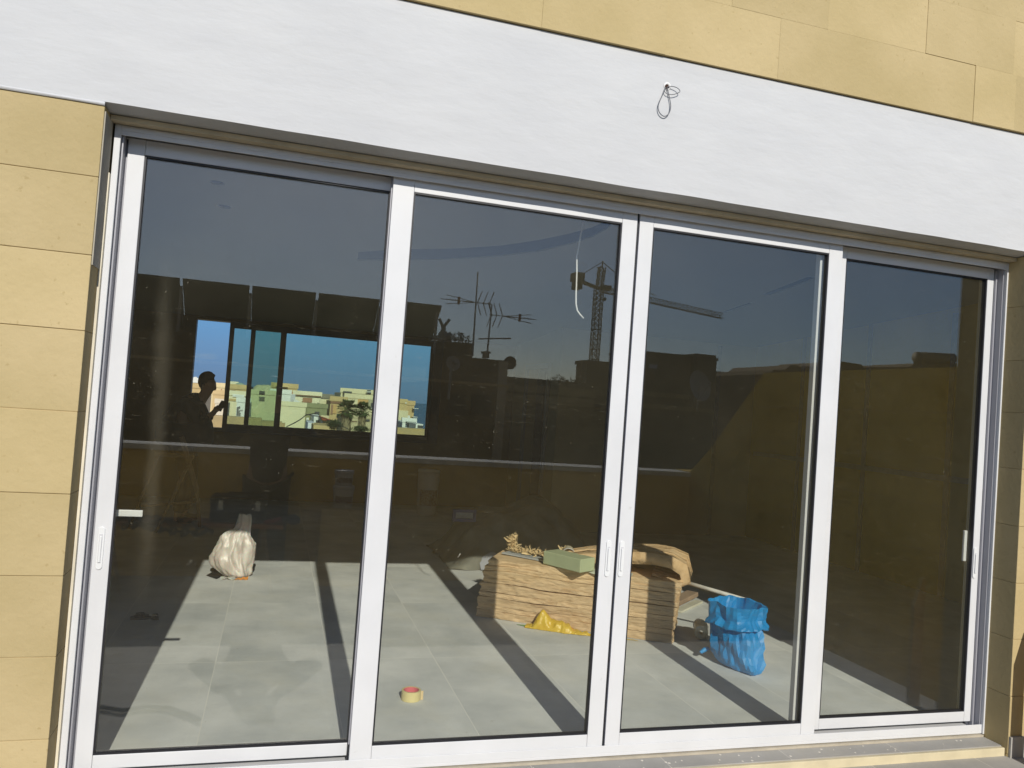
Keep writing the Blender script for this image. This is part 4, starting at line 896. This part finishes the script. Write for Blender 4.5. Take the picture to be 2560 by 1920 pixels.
# dish, tank, cowl on that roof
def dish(c, r, nrm, label, nm='satellite_dish'):
    o = empty(nm, c, label, 'satellite dish'); part('reflector', MB().lathe([(r*k/8, -.35*r*(1-(k/8)**2)) for k in range(9)], c, 24, nrm), pbr('dish_grey', (.42, .40, .36), .6), o, smooth=True)
    a = Vector(nrm).normalized(); f_ = Vector(c)+a*r*.75
    part('feed_arm', MB().tube([Vector(c)+Vector((0, 0, -r*.9)), f_], .018, 5).tube([f_-a*.05, f_+a*.05], .05, 8), STEEL, o); 
    part('mast', MB().tube([Vector(c)-a*.05, Vector(c)-a*.1+Vector((0, 0, -r-.5))], .03, 6), STEEL, o); return o
dish(M(1112, 845, 12.3), .17, (.3, .6, .3), 'round satellite dish beside the end of the solar panels')
dish(M(1132, 908, 10.6), .14, (.2, .9, .2), 'small round dish on the shaded wall below the roof edge')
p = M(1108, 812, 12.4)
mesh('chimney_cowl', MB().tube([M(1108, 838, 12.4), p], .05, 8).tube([p+Vector((0, 0, -.05)), p+Vector((-.10, 0, .12))], .035, 6).tube([p+Vector((0, 0, -.05)), p+Vector((.12, 0, .12))], .035, 6), STEEL, label='forked metal flue top sticking up beside the satellite dish', cat='flue')
p = M(1145, 853, 12.2)
mesh('potted_shrub', MB(), DARK) if False else None
LEAF = pbr('dark_leaf', (.035, .05, .018), .7, island=.35)
def bush(nm, c, rx, ry, rz, n, sz, label, cat='bush', mat=LEAF, group=None, seed=1):
    rnd = random.Random(seed); mb = MB()
    for _ in range(n):
        d = Vector((rnd.gauss(0, 1), rnd.gauss(0, 1), rnd.gauss(0, 1))).normalized(); r = rnd.random()**.35
        lum = .72+.45*noise.noise(d*2.1+Vector((seed, 0, 0)))
        p = Vector(c)+Vector((d.x*rx, d.y*ry, d.z*rz))*r*lum*1.2
        a = Vector((rnd.uniform(-1, 1), rnd.uniform(-1, 1), rnd.uniform(-.4, 1))).normalized(); b2 = a.orthogonal().normalized()
        mb.add([p-b2*sz*.3, p+a*sz*.5, p+b2*sz*.3, p+a*sz*1.3], [(0,1,3),(1,2,3)])
    root = empty(nm, Vector(c)-Vector((0, 0, rz*1.6)), label, cat, group)
    part('foliage', mb, mat, root)
    part('stem', MB().tube([Vector(c)-Vector((0, 0, rz*1.8)), Vector(c)-Vector((0, 0, rz*.1)), Vector(c)+Vector((rx*.2, 0, rz*.5))], [rx*.08, rx*.06, rx*.02], 6), WOOD, root); return root
bush('roof_plant', M(1147, 849, 12.2), .28, .2, .14, 160, .07, 'small dark plant on the roof between the dish and the aerials', 'plant', seed=5)
# aerials
def aerial(label, base, top, heads, mtl=STEEL):
    o = empty('aerial', base, label, 'aerial', 'aerial masts on the roof opposite'); part('mast', MB().tube([base, top], [.022, .014], 6), mtl, o)
    for (c, dirx, ln) in heads:
        mb = MB(); c = Vector(c); d = Vector((dirx, 0, .0)); mb.tube([c, c+d*ln], .012, 4)
        for k in range(3):                       # reflector cage near the mast
            q_ = c+d*ln*(.05+.13*k)
            mb.tube([q_, q_+Vector((-dirx*.08, 0, .24))], .010, 4).tube([q_, q_+Vector((-dirx*.08, 0, -.24))], .010, 4)
        e_ = c+d*ln
        for dz in (-.09, 0, .09): mb.tube([c+d*ln*.35, e_+d*(.0 if dz else .10)+Vector((0, 0, dz))], .008, 4)
        part('antenna_head', mb, pbr('aerial_red', (.10, .05, .045), .6), o)
        part('dipole', MB().obox(c+d*ln*.72, Vector((1, 0, 0)), Vector((0, 1, 0)), uz, .04, .05, .15), pbr('dipole_red', (.25, .04, .04), .6), o)
    return o
aerial('thin tall bare mast left of the branched aerials', M(1180, 892, 11.6), M(1194, 680, 11.6), [])
am = aerial('mast with two branched aerials pointing opposite ways', M(1216, 894, 11.6), M(1229, 762, 11.6), [(M(1228, 761, 11.6), -1, .92), (M(1222, 787, 11.6), 1, .88)])
part('lower_boom', MB().tube([M(1195, 847, 11.6), M(1276, 846, 11.6)], .016, 5), STEEL, am)
mesh('roof_flue', MB().tube([M(1213, 896, 11.3), M(1214, 881, 11.3)], .07, 8).tube([M(1214, 884, 11.3), M(1214, 879, 11.3)], .10, 8), RENDER, label='short flue at the foot of the branched aerial mast', cat='flue')
# low roofs, terrace wall with plants
def far_block(nm, label, px0, px1, pyt, Y, dep, mat, wins=(), base=-12.2, group=None, cat='house', bands=()):
    p = M(px0, pyt, Y); q_ = M(px1, pyt, Y); x0, x1 = sorted((p.x, q_.x)); z = M((px0+px1)/2, pyt, Y).z if not isinstance(pyt, tuple) else 0
    o = empty(nm, ((x0+x1)/2, -Y, base), label, cat, group); part('wall', MB().box(x0, x1, -Y-dep, -Y, base, z), mat, o)
    part('roof_parapet', MB().box(x0-.1, x1+.1, -Y-.25, -Y+.06, z, z+.18).box(x0-.1, x0+.2, -Y-dep, -Y-.25, z, z+.18), mat, o)
    for (a, b_, c_, d_, mt_) in wins:
        u, v = M(a, c_, Y-.05), M(b_, d_, Y-.05); part('window', MB().box(min(u.x, v.x), max(u.x, v.x), -Y-.1, -Y+.05, v.z, u.z), mt_, o)
    for by in bands:
        u = M((px0+px1)/2, by, Y).z; part('stone_band', MB().box(x0-.05, x1+.05, -Y, -Y+.12, u-.15, u+.15), MORTAR, o)
    return o
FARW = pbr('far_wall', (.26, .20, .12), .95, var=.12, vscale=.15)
PALEW = pbr('pale_window', (.62, .62, .66), .4)
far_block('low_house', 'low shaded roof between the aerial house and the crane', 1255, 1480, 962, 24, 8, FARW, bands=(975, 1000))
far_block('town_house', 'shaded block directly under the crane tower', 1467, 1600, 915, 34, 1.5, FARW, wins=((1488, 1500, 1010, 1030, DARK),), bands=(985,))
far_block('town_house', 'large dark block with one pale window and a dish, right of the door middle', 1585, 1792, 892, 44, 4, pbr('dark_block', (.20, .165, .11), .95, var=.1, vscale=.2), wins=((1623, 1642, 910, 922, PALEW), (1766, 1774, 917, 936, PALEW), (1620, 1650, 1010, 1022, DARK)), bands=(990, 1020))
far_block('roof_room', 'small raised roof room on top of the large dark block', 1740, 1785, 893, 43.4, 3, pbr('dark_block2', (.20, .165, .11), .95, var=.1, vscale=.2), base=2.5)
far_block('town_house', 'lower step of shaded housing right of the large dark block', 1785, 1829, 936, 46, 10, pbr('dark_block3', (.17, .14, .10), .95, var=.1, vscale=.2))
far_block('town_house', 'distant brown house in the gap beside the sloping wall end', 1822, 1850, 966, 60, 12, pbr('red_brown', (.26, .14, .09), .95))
dish(M(1750, 964, 30), .75, (.3, .8, .2), 'large pale dish in front of the large dark block')
for k, (px, py) in enumerate(((1372, 955), (1398, 945), (1432, 950))): bush('roof_plant', M(px, py+6, 22), .42, .4, (.16, .22, .12)[k], 70, .10, ['straggly leftmost', 'tallest middle', 'rightmost low'][k]+' plant on the low roof by the crane', 'plant', seed=20+k, group='plants on the low roof')
bush('roof_plant', M(1300, 961, 21), .30, .3, .07, 60, .07, 'dark creeper on the low roof edge right of the air conditioner', 'plant', seed=31)
o = empty('utility_pole', M(1454, 960, 26), 'thin utility pole with a short cross bar left of the crane', 'pole'); part('pole', MB().tube([M(1453, 968, 26), M(1457, 900, 26)], .05, 6), WOOD, o); part('cross_bar', MB().tube([M(1452, 908, 26), M(1462, 908, 26)], .03, 4), WOOD, o)
# crane
CR = pbr('crane_yellow', (.30, .23, .09), .7); Yc = 75
def lattice(mbx, a, b_, w0, n, r, tri=False):
    a, b_ = Vector(a), Vector(b_); d = (b_-a); t = d.normalized(); u = Vector((0, 1, 0)) if abs(t.y) < .9 else Vector((1, 0, 0)); v = t.cross(u).normalized()
    cs = [(-1, -1), (1, -1), (1, 1), (-1, 1)] if not tri else [(-1, -1), (-1, 1), (1, 0)]
    P = lambda k, c: a+d*(k/n)+v*(c[0]*w0/2)+u*(c[1]*w0/2)
    for c_ in cs: mbx.tube([P(0, c_), P(n, c_)], r, 4)
    for k in range(n):
        for i in range(len(cs)):
            c1, c2 = cs[i], cs[(i+1) % len(cs)]; mbx.tube([P(k, c1), P(k+1, c2)], r*.6, 3, False).tube([P(k, c2), P(k+1, c1)], r*.6, 3, False).tube([P(k, c1), P(k, c2)], r*.6, 3, False)
o = empty('tower_crane', M(1478, 1000, Yc), 'tower crane with counterweights at the left and a long jib to the right', 'crane')
mb = MB(); lattice(mb, M(1478, 1000, Yc), M(1497, 723, Yc), .80, 22, .055); part('tower', mb, CR, o)
mb = MB(); lattice(mb, M(1498, 722, Yc), M(1505, 668, Yc), .62, 5, .055); mb.tube([M(1505, 668, Yc), M(1507, 653, Yc)], .09, 4).tube([M(1492, 669, Yc), M(1508, 669, Yc)], .07, 4); part('tower_head', mb, CR, o)
mb = MB(); lattice(mb, M(1500, 722, Yc), M(1806, 790, Yc), .62, 30, .034, True); part('jib', mb, CR, o)
jz = M(1496, 718, Yc)
mb = MB(); mb.obox((M(1498, 722, Yc)+M(1450, 703, Yc))/2, (M(1498, 722, Yc)-M(1450, 703, Yc)).normalized(), Vector((0, 1, 0)), uz, (M(1498, 722, Yc)-M(1450, 703, Yc)).length, .8, .22); part('counter_jib', mb, CR, o)
cw = M(1443, 703, Yc); part('counterweight', MB().box(cw.x-.38, cw.x+.38, -Yc-.7, -Yc+.7, M(1443, 724, Yc).z, M(1443, 704, Yc).z).box(cw.x-.55, cw.x+.55, -Yc-.8, -Yc+.8, M(1443, 704, Yc).z+.01, M(1443, 683, Yc).z), pbr('crane_block', (.18, .155, .08), .9), o, bevel=.06)
part('tie_rods', MB().tube([M(1506, 655, Yc), M(1448, 690, Yc)], .05, 4).tube([M(1506, 655, Yc), M(1560, 700, Yc), M(1640, 740, Yc)], .05, 4), STEEL, o)
part('operator_cab', MB().box(M(1499, 735, Yc).x-.1, M(1505, 735, Yc).x+.4, -Yc+.5, -Yc+1.5, M(1499, 728, Yc).z, M(1499, 717, Yc).z), CR, o)
part('hook', MB().tube([M(1518, 728, Yc), M(1512, 745, Yc)], .03, 4).tube([M(1512, 745, Yc), M(1511, 752, Yc)], .18, 6), BLACK, o)
# behind the side wall: water heater and low roofs
o = empty('roof_water_heater', M(2340, 900, 9), 'long horizontal water tank above the terrace side wall', 'water tank')
part('tank', MB().tube([M(2296, 893, 9), M(2388, 897, 9)], .11, 14), pbr('tank_grey', (.28, .24, .17), .7), o, smooth=True)
part('tank_stand', MB().box(M(2300, 900, 9).x, M(2310, 900, 9).x, -9.1, -8.9, 1.5, M(2300, 896, 9).z).box(M(2370, 900, 9).x, M(2380, 900, 9).x, -9.1, -8.9, 1.5, M(2370, 900, 9).z), FARW, o)
for pts_, lab, Y in ((((1925, 935), (1930, 925), (1960, 924), (1975, 913), (1992, 913), (2000, 922), (2060, 922), (2062, 940)), 'low humped roof ridge over the far end of the side wall', 9.6),
                  (((2088, 940), (2090, 912), (2108, 903), (2160, 911), (2164, 918), (2280, 917), (2296, 908), (2398, 908), (2400, 940)), 'low roof ridge over the near part of the side wall', 9.3)):
    pl = [(M(x, y, Y).x, M(x, y, Y).z) for x, y in pts_]; pl = [(pl[0][0], -12.2)]+pl+[(pl[-1][0], -12.2)]
    o = empty('neighbour_roof', (pl[0][0], -Y, -12.2), lab, 'roof'); part('roof_wall', MB().prism(pl, -Y-2, -Y), FARW, o)

# ================================================================ TOWN BEYOND THE BACK WINDOW
def TM(name, c, var=.06, vs=.6): return pbr(name, c, .95, var=var, vscale=vs, spec=.05)
CREAM = TM('town_cream', (.74, .65, .43)); CREAM2 = TM('town_pale', (.80, .73, .53)); TAN = TM('town_tan', (.58, .43, .22)); TAN2 = TM('town_orange', (.60, .38, .17)); WHT = TM('town_white', (.78, .78, .74))
OLIVE = TM('town_olive', (.68, .61, .40)); SHADE = TM('town_painted_shade', (.28, .28, .16)); BRN = TM('town_brown', (.22, .15, .10)); LIME = pbr('field_limestone', (.50, .37, .18), .95, col2=(.40, .30, .16), vscale=2, bump=.5, bscale=3)  # SHADE: shade of the gable wall's side face painted into the colour
RED = TM('town_red', (.34, .08, .04)); WIN = pbr('town_window', (.06, .065, .07), .3); WIN2 = pbr('town_shutter', (.30, .32, .34), .6); RIDGE = TM('ridge', (.16, .14, .12))
def tb_(nm, label, px0, px1, pyt, Y, dep, mat, wins=(), base=-12.2, cat='house', parap=True, extras=(), group=None):
    p, q_ = W(px0, pyt, Y), W(px1, pyt, Y); z = W((px0+px1)/2, pyt, Y).z
    o = empty(nm, ((p.x+q_.x)/2, Y, base), label, cat, group); part('wall', MB().box(p.x, q_.x, Y, Y+dep, base, z), mat, o)
    k = Y/1000
    if parap: part('roof_parapet', MB().box(p.x-k, q_.x+k, Y-k, Y+.3, z, z+.006*Y), mat, o)
    for wn_ in wins:
        a, b_, c_, d_ = wn_[:4]; u, v = W(a, c_, Y), W(b_, d_, Y); mt_ = wn_[4] if len(wn_) > 4 else WIN
        f_ = part('window', MB().box(u.x, v.x, Y-.0012*Y, Y+.2, v.z, u.z), mt_, o)
        if wn_[-1] == 'sill': s_ = mesh('sill', MB().box(u.x-.1, v.x+.1, Y-.004*Y, Y, v.z-.1, v.z), WHT, f_); s_.data.transform(Matrix.Translation(-o.location))
    for (en, a, b_, c_, d_, mt_, dp) in extras:
        u, v = W(a, c_, Y), W(b_, d_, Y); part(en, MB().box(u.x, v.x, Y-dp, Y+.3, v.z, u.z), mt_, o)
    return o
tb_('distant_ridge', 'dark distant ridge on the skyline', 380, 624, 957, 420, 60, RIDGE, parap=False, cat='ridge')
tb_('church_tower', 'white belfry building left of the person', 481, 500, 957, 150, 10, WHT, wins=((484, 487, 965, 968, WIN), (491, 494, 965, 968, WIN)), extras=(('bell_turret', 485, 492, 942, 957, WHT, .3), ('arch_frame', 481, 490, 949, 951, WHT, .2)))
tb_('far_house', 'tan house below the white belfry', 470, 502, 970, 120, 10, TAN)
tb_('far_house', 'brown ruined block on the skyline right of the person', 541, 560, 958, 200, 14, TM('ruin', (.34, .24, .16)), parap=False)
tb_('far_house', 'bright cream house with a rounded corner right of the person', 530, 562, 969, 110, 10, TM('warm_cream', (.74, .60, .36)), wins=((553, 555, 973, 976, RED),))
tb_('far_house', 'tan house below the bright cream one', 532, 562, 987, 90, 8, TM('warm_tan', (.66, .48, .26)))
tb_('far_house', 'white low house behind the foreground field wall', 538, 560, 1009, 60, 8, TM('pinkish', (.76, .66, .52)))
tb_('far_house', 'pale flat roof with a green dome', 572, 594, 966, 180, 14, CREAM2)
o = mesh('green_dome', MB().lathe([(1.25*math.cos(t), 1.2*math.sin(t)) for t in [math.pi/2*k/8 for k in range(9)]], W(599, 971, 170), 20), TM('dome', (.30, .40, .33)), label='greenish dome on the skyline behind the second window pane', cat='dome', smooth=True)
tb_('far_house', 'tan house with a round dark window and a brown canopy', 570, 616, 973, 120, 12, TAN, wins=((587, 592, 980, 984, BRN),), extras=(('canopy', 566, 589, 974, 977, BRN, 1.5), ('orange_wall', 570, 588, 979, 990, TAN2, .1)))
tb_('far_house', 'whitish block with a tan panel in the second pane', 569, 613, 989, 95, 10, CREAM2, extras=(('tan_panel', 572, 607, 996, 1004, TAN, .1), ('upper_white', 582, 611, 985, 994, WHT, .15)))
tb_('far_house', 'white rendered wall right of the cream block in the second pane', 592, 625, 1006, 70, 8, WHT, wins=((598, 601, 1032, 1039, WIN),))
o = empty('roof_gantry', W(594, 1040, 68), 'thin grey pipe frame in front of the white wall', 'pipe frame'); part('pipe', MB().tube([W(594, 1040, 68), W(595, 1018, 68), W(598, 1017, 68), W(598, 1022, 68)], .10, 5).tube([W(594, 1026, 68), W(607, 1026, 68)], .08, 5).tube([W(598, 1026, 68), W(598, 1040, 68)], .06, 5), STEEL, o)
tb_('far_house', 'broad olive cream block with a roof tank in the third pane', 627, 700, 987, 75, 14, OLIVE, extras=(('upper_parapet', 632, 672, 979, 988, TM('pale_green', (.62, .64, .48)), -.6),))
o = empty('roof_tank', W(656, 986, 74), 'dark water tank on the broad olive cream block', 'water tank'); part('tank', MB().tube([W(648, 982, 74), W(662, 983, 74)], .20, 12), pbr('black_tank', (.07, .07, .07), .6), o, smooth=True); part('tank_feet', MB().box(W(650, 986, 74).x, W(660, 986, 74).x, 73.9, 74.1, W(655, 987, 74).z, W(655, 984, 74).z), BRN, o)
for k, (px, lab) in enumerate(((648, 'leftmost'), (660, 'middle'), (669, 'right hand'))):
    mesh('roof_dome', MB().lathe([(1.3*math.cos(t), 1.2*math.sin(t)) for t in [math.pi/2*j/6 for j in range(7)]], W(px, 976, 170), 14), TM('roof_dome%d' % k, (.62, .55, .38)), label=lab+' small pale dome on the hazy skyline in the third pane', cat='dome', group='small skyline domes', smooth=True)
tb_('far_house', 'long low tan roofline behind the olive block', 630, 690, 976.5, 200, 20, TM('far_tan', (.46, .40, .26)), parap=False)
tb_('field_wall', 'rough limestone field wall in the foreground, seen through the two left panes', 470, 655, 1040, 28, .6, LIME, cat='wall', parap=False)
tb_('field_wall', 'lower stepped end of the limestone field wall under the olive block', 655, 705, 1053, 28.7, .6, LIME, cat='wall', parap=False)
tb_('far_house', 'tan roof room with a white slab and a red door on the skyline', 679, 744, 970, 130, 12, TAN, wins=((730, 735, 979, 987, RED), (707, 712, 977, 980, WIN), (683, 690, 976, 980, WIN)), extras=(('white_slab', 690, 720, 966, 968, WHT, 1.4),))
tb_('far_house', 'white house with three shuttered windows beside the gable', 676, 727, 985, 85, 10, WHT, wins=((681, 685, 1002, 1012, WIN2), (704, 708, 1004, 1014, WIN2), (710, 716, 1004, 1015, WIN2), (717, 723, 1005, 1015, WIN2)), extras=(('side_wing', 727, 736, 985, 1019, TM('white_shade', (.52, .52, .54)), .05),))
o = empty('white_gable', W(750, 1019, 84), 'white sloping gable right of the shuttered windows', 'house'); pl = [(W(x, y, 84).x, W(x, y, 84).z) for x, y in ((733, 1025), (735, 998), (744, 1001), (772, 1019), (772, 1030))]; part('gable_wall', MB().prism(pl, 84, 90), WHT, o)
tb_('far_house', 'small brown shed behind the white gable', 758, 778, 1006, 88, 6, TM('shed_brown', (.36, .20, .12)))
tb_('far_house', 'pale cream block with air conditioners along its roof', 733, 803, 990, 110, 16, CREAM2, extras=(('roof_edge', 733, 803, 988, 990.5, BRN, .3),))
for k, px in enumerate((764, 773, 781, 790)):
    p = W(px, 984, 112); mesh('rooftop_unit', MB().box(p.x-.28, p.x+.28, 112, 112.5, p.z-.25, p.z+.25).box(p.x-.06, p.x+.35, 111.99, 112, p.z-.2, p.z+.2), WHT, label='%s white roof unit on the pale cream block' % ['leftmost', 'second', 'third', 'rightmost'][k], cat='air conditioner', group='white roof units')
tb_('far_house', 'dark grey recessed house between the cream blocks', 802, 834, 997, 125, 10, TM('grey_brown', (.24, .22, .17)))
tb_('far_house', 'cream lower wall under the dark grey house', 801, 829, 1010, 100, 8, CREAM)
tb_('far_house', 'cream top storey with roof tanks in the wide pane', 852, 933, 984, 120, 14, CREAM, extras=(('balustrade', 832, 853, 990, 1001, TM('bal', (.24, .30, .26)), 0), ('terrace', 829, 868, 1000, 1004, CREAM2, .2)))
o = empty('roof_solar_heater', W(868, 981, 119), 'dark solar heater on the cream top storey', 'solar heater'); part('collector', MB().box(W(858, 980, 119).x, W(880, 980, 119).x, 119, 120, W(868, 984, 119).z, W(868, 978, 119).z), WIN, o, bevel=.1)
o = empty('roof_tank', W(922, 983, 119), 'dark round tank on a stand at the right end of the cream top storey', 'water tank'); part('tank', MB().tube([W(918, 981, 119), W(927, 981, 119)], .35, 10), WIN, o); part('tank_top', MB().box(W(916, 979, 119).x, W(928, 979, 119).x, 118.6, 119.6, W(922, 980.3, 119).z, W(922, 979, 119).z), WHT, o)
tb_('far_house', 'cream house with an orange recess and an arched window', 862, 960, 998, 100, 12, CREAM, wins=((927, 933, 1009, 1020, WIN, 'sill'), (928, 932, 1007, 1009, WIN)), extras=(('orange_recess', 895, 920, 998, 1012, TAN2, .05), ('grey_bay', 921, 938, 1000, 1022, TM('bay', (.44, .40, .27)), .08)))
tb_('far_house', 'brown and tan house with orange pilasters behind the palms', 826, 868, 1003, 92, 8, TAN, wins=((842, 846, 1034, 1044, WIN),), extras=(('brown_band', 826, 868, 1003, 1011, TM('band_brown', (.26, .15, .10)), .1), ('orange_pilaster', 833, 840, 1012, 1034, TAN2, .12), ('brown_pilaster', 828, 831, 1011, 1036, TM('pil', (.34, .2, .13)), .1)))
tb_('far_house', 'lower cream terrace behind the palm trunks', 860, 960, 1046, 70, 8, TM('low_cream', (.56, .48, .30)), wins=((912, 924, 1048, 1054, WIN), (880, 893, 1052, 1055, BRN)))
tb_('far_house', 'big pale green gable wall in the wide pane', 698, 765, 1016, 55, 8, TM('pale_olive', (.74, .68, .45), .04))
tb_('far_house', 'side face of the big gable wall, shade painted grey green, with a dark balcony opening', 765, 818, 1020, 56, 8, SHADE, wins=((787, 798, 1029, 1040, WIN), (766, 772, 1044, 1050, WHT), (776, 781, 1044, 1052, CREAM2), (783, 787, 1043, 1053, CREAM2)))
tb_('far_house', 'small whitish house with one dark window under the red roof', 785, 805, 1042, 50, 6, WHT, wins=((790, 797, 1050, 1062, WIN, 'sill'),), parap=False)
tb_('far_house', 'little yellowish house beside the bush', 803, 820, 1050, 49, 5, OLIVE, wins=((803, 806, 1052, 1064, WHT),))
tb_('garage', 'white garage door low in the wide pane', 770, 786, 1057, 47, 4, TM('garage_white', (.72, .74, .80)), parap=False)
tb_('far_house', 'tan strip wall at the bottom of the wide pane', 784, 836, 1064, 44, 4, TAN, parap=False)
pl = [(W(x, y, 48).x, W(x, y, 48).z) for x, y in ((800, 1041), (812, 1044), (828, 1050), (808, 1051))]
mesh('red_tiled_roof', MB().prism(pl, 48, 50), RED, label='small red sloping roof next to the bush', cat='roof')
tb_('far_house', 'tall tan and cream house standing alone at the right end of the window', 990, 1017, 1008.5, 80, 8, TAN, extras=(('cream_storey', 990, 1016, 1025, 1085, CREAM, .1), ('chimney', 1013, 1016, 1006, 1009, WHT, .1)))
tb_('far_house', 'tan house with two projecting white slabs at the right end', 1016, 1036, 1013, 84, 8, TM('tan3', (.56, .40, .21)), extras=(('balcony_slab', 1030, 1043, 1020, 1022, WHT, .8), ('balcony_slab', 1028, 1041, 1041, 1043, WHT, .8), ('ochre_wall', 1023, 1033, 1042, 1053, TM('ochre', (.6, .42, .12)), .1), ('small_gable', 1013, 1023, 1038, 1046, WHT, .5)))
tb_('far_house', 'white low house with dark openings under the two tall houses', 1006, 1040, 1056, 70, 6, WHT, wins=((1019, 1027, 1060, 1069, WIN), (1028, 1037, 1060, 1069, WIN)), extras=(('grey_canopy', 1014, 1036, 1053, 1057, TM('canopy', (.34, .35, .33)), .8),))
tb_('boat_canopy', 'white canopy on posts at the far right end of the window', 1040, 1058, 1060, 66, 4, WHT, wins=((1044, 1057, 1063, 1070, WIN),), cat='canopy', parap=False)
tb_('field_wall', 'golden limestone wall along the foot of the right hand pane', 985, 1100, 1072, 26, .6, pbr('golden_limestone', (.52, .36, .14), .95, col2=(.42, .33, .18), vscale=2), cat='wall', parap=False)
tb_('field_wall', 'tan rubble wall at the bottom left corner of the wide pane', 695, 713, 1058, 29, .6, LIME, cat='wall', parap=False)
# wires
mesh('overhead_wire', MB().tube([W(x, y, 40) for x, y in ((716, 1067), (735, 1058), (752, 1048), (764, 1038), (790, 1033))], .035, 4), BLACK, label='sagging overhead wire crossing the pale green gable wall', cat='wire')
mesh('overhead_wire', MB().tube([W(x, y, 40) for x, y in ((765, 1036), (800, 1042), (840, 1058), (870, 1072))], .03, 4), BLACK, label='overhead wire slanting down in front of the bush and palm trunks', cat='wire')
# palms
def palm(label, pxc, pyc, r_px, Y, py_base, seed):
    rnd = random.Random(seed); c = W(pxc, pyc, Y); R_ = 1.35*r_px/FPX*(Y-CAM.y); base = W(pxc-2, py_base, Y)
    o = empty('palm_tree', Vector((base.x, Y, -12.2)), label, 'palm', 'fan palms in the wide pane')
    part('trunk', MB().tube([(base.x, Y, -12.2), (c.x, Y, c.z)], [R_*.22, R_*.16], 10), pbr('palm_trunk%d' % seed, (.20, .15, .09), .95), o)
    sk = MB()
    for _ in range(420):
        a = rnd.uniform(0, 6.283); t_ = rnd.random(); z = c.z-R_*(.35+1.9*t_); rr = R_*(.42-.10*t_)*rnd.uniform(.6, 1.05); p = Vector((c.x+rr*math.cos(a), Y+rr*math.sin(a), z)); q_ = p+Vector((rnd.uniform(-.1, .1)*R_, 0, -R_*.35)); e = Vector((-math.sin(a), math.cos(a), 0))*R_*.05
        sk.add([p-e, p+e, q_+e*.3, q_-e*.3], [(0,1,2,3)])
    part('dead_skirt', sk, pbr('palm_skirt%d' % seed, (.27, .22, .13), .95, island=.3), o)
    fr_ = MB()
    for _ in range(84):
        a = rnd.uniform(0, 6.283); e_ = rnd.uniform(-.75, 1.35); d = Vector((math.cos(a)*math.cos(e_), math.sin(a)*math.cos(e_), math.sin(e_)))
        st = c+d*R_*rnd.uniform(.45, .62); up = Vector((0, 0, 1)); s_ = d.cross(up).normalized()
        fr_.tube([c, st], R_*.018, 3, False)
        for k in range(13):
            b2 = (k-6)/6*1.15; dd = (d*math.cos(b2)+s_*math.sin(b2)).normalized(); ln = R_*.46*(1-.25*abs(b2)); tip = st+dd*ln+Vector((0, 0, -.30*ln*rnd.random())); w2 = d.cross(dd).normalized() if abs(b2) > .01 else up
            w2 = (s_ if abs(b2) < .4 else d)*R_*.030
            fr_.add([st-w2*.4, st+dd*ln*.5-w2, tip, st+dd*ln*.5+w2], [(0,1,2,3)])
    part('crown', fr_, pbr('palm_green%d' % seed, (.055, .085, .025), .6, island=.45), o)
palm('larger left fan palm in front of the orange pilasters', 869, 1024, 24, 46, 1075, 3)
palm('smaller right fan palm', 907, 1025, 19, 48, 1075, 4)
bush('garden_bush', W(836, 1062, 40), .42, .5, .30, 2400, .07, 'rounded dark green bush left of the palms', mat=pbr('bush_green', (.035, .055, .018), .7, island=.4), seed=8)
bush('garden_bush', W(903, 1073, 38), .50, .5, .17, 1500, .07, 'low dark bush at the foot of the right palm', mat=pbr('bush_green2', (.04, .06, .02), .7, island=.4), seed=9)
